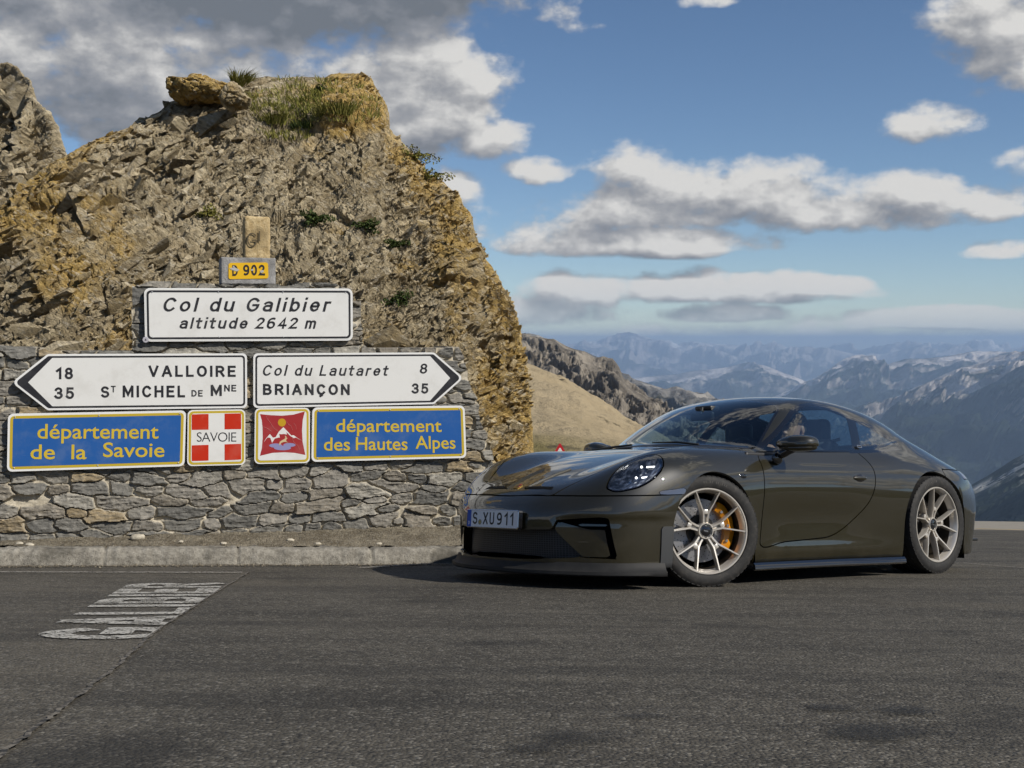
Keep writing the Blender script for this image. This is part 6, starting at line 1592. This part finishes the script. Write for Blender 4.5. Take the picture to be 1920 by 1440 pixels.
def f_bodyp(P):
    q = P-np.array([0, Y0, 0]); y = np.abs(q[:, 1]); m = np.column_stack([q[:, 0], y, q[:, 2]])
    d = capsule(q, (-1.36, 0, .55), (-1.46, 0, .72), .14, .145); d = smin(d, ellip(q, (-1.485, 0, .80), (.115, .185, .135)), .08)
    s_, e_, h_ = ARM[0]
    d = smin(d, capsule(m, s_, e_, .062, .046), .05); d = smin(d, capsule(m, e_, h_, .045, .030), .02)
    d = smin(d, capsule(m, (-1.30, .09, .53), (-.86, .13, .60), .085, .062), .05); d = smin(d, capsule(m, (-.86, .13, .60), (-.60, .12, .36), .058, .042), .03)
    # palm, four fingers round the rim, thumb
    d = smin(d, ellip(m, (-1.005, .172, .885), (.040, .020, .036)), .02)
    for i, (l, o) in enumerate(((.040, -.026), (.046, -.009), (.043, .009), (.033, .025))):
        b0 = np.array([-.985, .178, .885+o]); b1 = b0+np.array([.030, .010-.001*i, .004]); b2 = b1+np.array([.006, -.030, -.002]); b3 = b2+np.array([-l*.5, -.010, 0])
        d = smin(d, capsule(m, b0, b1, .0095, .009), .005); d = np.minimum(d, capsule(m, b1, b2, .009, .0085)); d = np.minimum(d, capsule(m, b2, b3, .0085, .0075))
    d = smin(d, capsule(m, (-1.02, .165, .905), (-.99, .145, .925), .011, .0085), .006)
    return d
def f_pers(P): return smin(f_bodyp(P), f_head(P), .03)
def f_near(P):                        # evaluate only where the figure can be
    return f_pers(P)
pv, pq = surface_nets(f_pers, (-1.66, .05, .40), (-.52, .69, 1.20), .0085)
pv = project(f_pers, pv, 3)
ga = f_grad(f_pers, pv, .003); ga /= np.maximum(np.linalg.norm(ga, axis=1), 1e-9)[:, None]
a_, b_, c_ = pv[pq[:, 0]], pv[pq[:, 1]], pv[pq[:, 2]]
fl = (np.cross(b_-a_, c_-a_)*ga[pq[:, 0]]).sum(1) < 0; pq[fl] = pq[fl][:, ::-1]
cen = pv[pq].mean(1); hand = (cen[:, 0] > -1.045) & (cen[:, 2] > .82); headm = (cen[:, 2] > .945)
mi = np.where(headm | hand, 0, np.where((cen[:, 2] < .66) & (cen[:, 0] > -1.3), 2, 1))
M_skin = mat('skin', (.50, .27, .18), .5, Subsurface_Weight=.1); M_shirt = mat('dark_jacket', (.018, .020, .026), .8); M_trouser = mat('trousers', (.02, .025, .04), .85)
pw = empty('person', M=Matrix.Translation(CTW+CRW @ np.array([-1.36, Y0, .42])) @ Matrix(CRW.tolist()).to_4x4(), label='driver in a dark cap and dark jacket sitting at the wheel inside the car', cat='person')
O0 = np.array([-1.36, Y0, .42])
mesh('body', pv-O0, pq, [M_skin, M_shirt, M_trouser], pw, normals=ga, matidx=mi)
def f_cap(P):
    q = P-HC; d = ellip(q, (-.010, 0, .045), (.108, .090, .082)); d = smax(d, .042-q[:, 2]-.10*q[:, 0]*0-.12*np.maximum(-q[:, 0], 0)*-1, .01)
    v = np.maximum(ellip(q, (.105, 0, .046), (.075, .070, .5)), np.abs(q[:, 2]-.050+.25*(q[:, 0]-.08)+1.6*q[:, 1]**2)-.004)
    return smin(d, v, .008)
cv, cq = surface_nets(f_cap, tuple(HC-np.array([.15, .12, .02])), tuple(HC+np.array([.20, .12, .16])), .006)
cv = project(f_cap, cv, 2); gc = f_grad(f_cap, cv, .002); gc /= np.maximum(np.linalg.norm(gc, axis=1), 1e-9)[:, None]
a_, b_, c_ = cv[cq[:, 0]], cv[cq[:, 1]], cv[cq[:, 2]]; fl = (np.cross(b_-a_, c_-a_)*gc[cq[:, 0]]).sum(1) < 0; cq[fl] = cq[fl][:, ::-1]
mesh('cap', cv-O0, cq, mat('cap_cloth', (.010, .011, .014), .85), pw, normals=gc)
def f_hair(P):
    q = P-HC; d = ellip(q, (-.030, 0, .012), (.088, .081, .070)); return smax(smax(d, q[:, 0]+.012, .01), -.055-q[:, 2], .01)
hv, hq = surface_nets(f_hair, tuple(HC-np.array([.14, .1, .08])), tuple(HC+np.array([.02, .1, .1])), .007)
mesh('hair', hv-O0, hq, mat('short_hair', (.05, .035, .025), .8), pw, smooth=True)
# ------------------------------------------------------------------ air between here and the far ranges
hz = MB().box((0, 0, -545.75), (90000, 90000, 1411.5)).build('haze', None); tag(hz, kind='stuff')
m = bpy.data.materials.new('haze_air'); m.use_nodes = True; t = m.node_tree; t.nodes.clear()
v = t.nodes.new('ShaderNodeVolumePrincipled'); v.inputs['Color'].default_value = (.50, .70, 1.0, 1); v.inputs['Density'].default_value = 6.5e-5; v.inputs['Anisotropy'].default_value = .1
o_ = t.nodes.new('ShaderNodeOutputMaterial'); t.links.new(v.outputs[0], o_.inputs['Volume']); hz.data.materials.append(m)
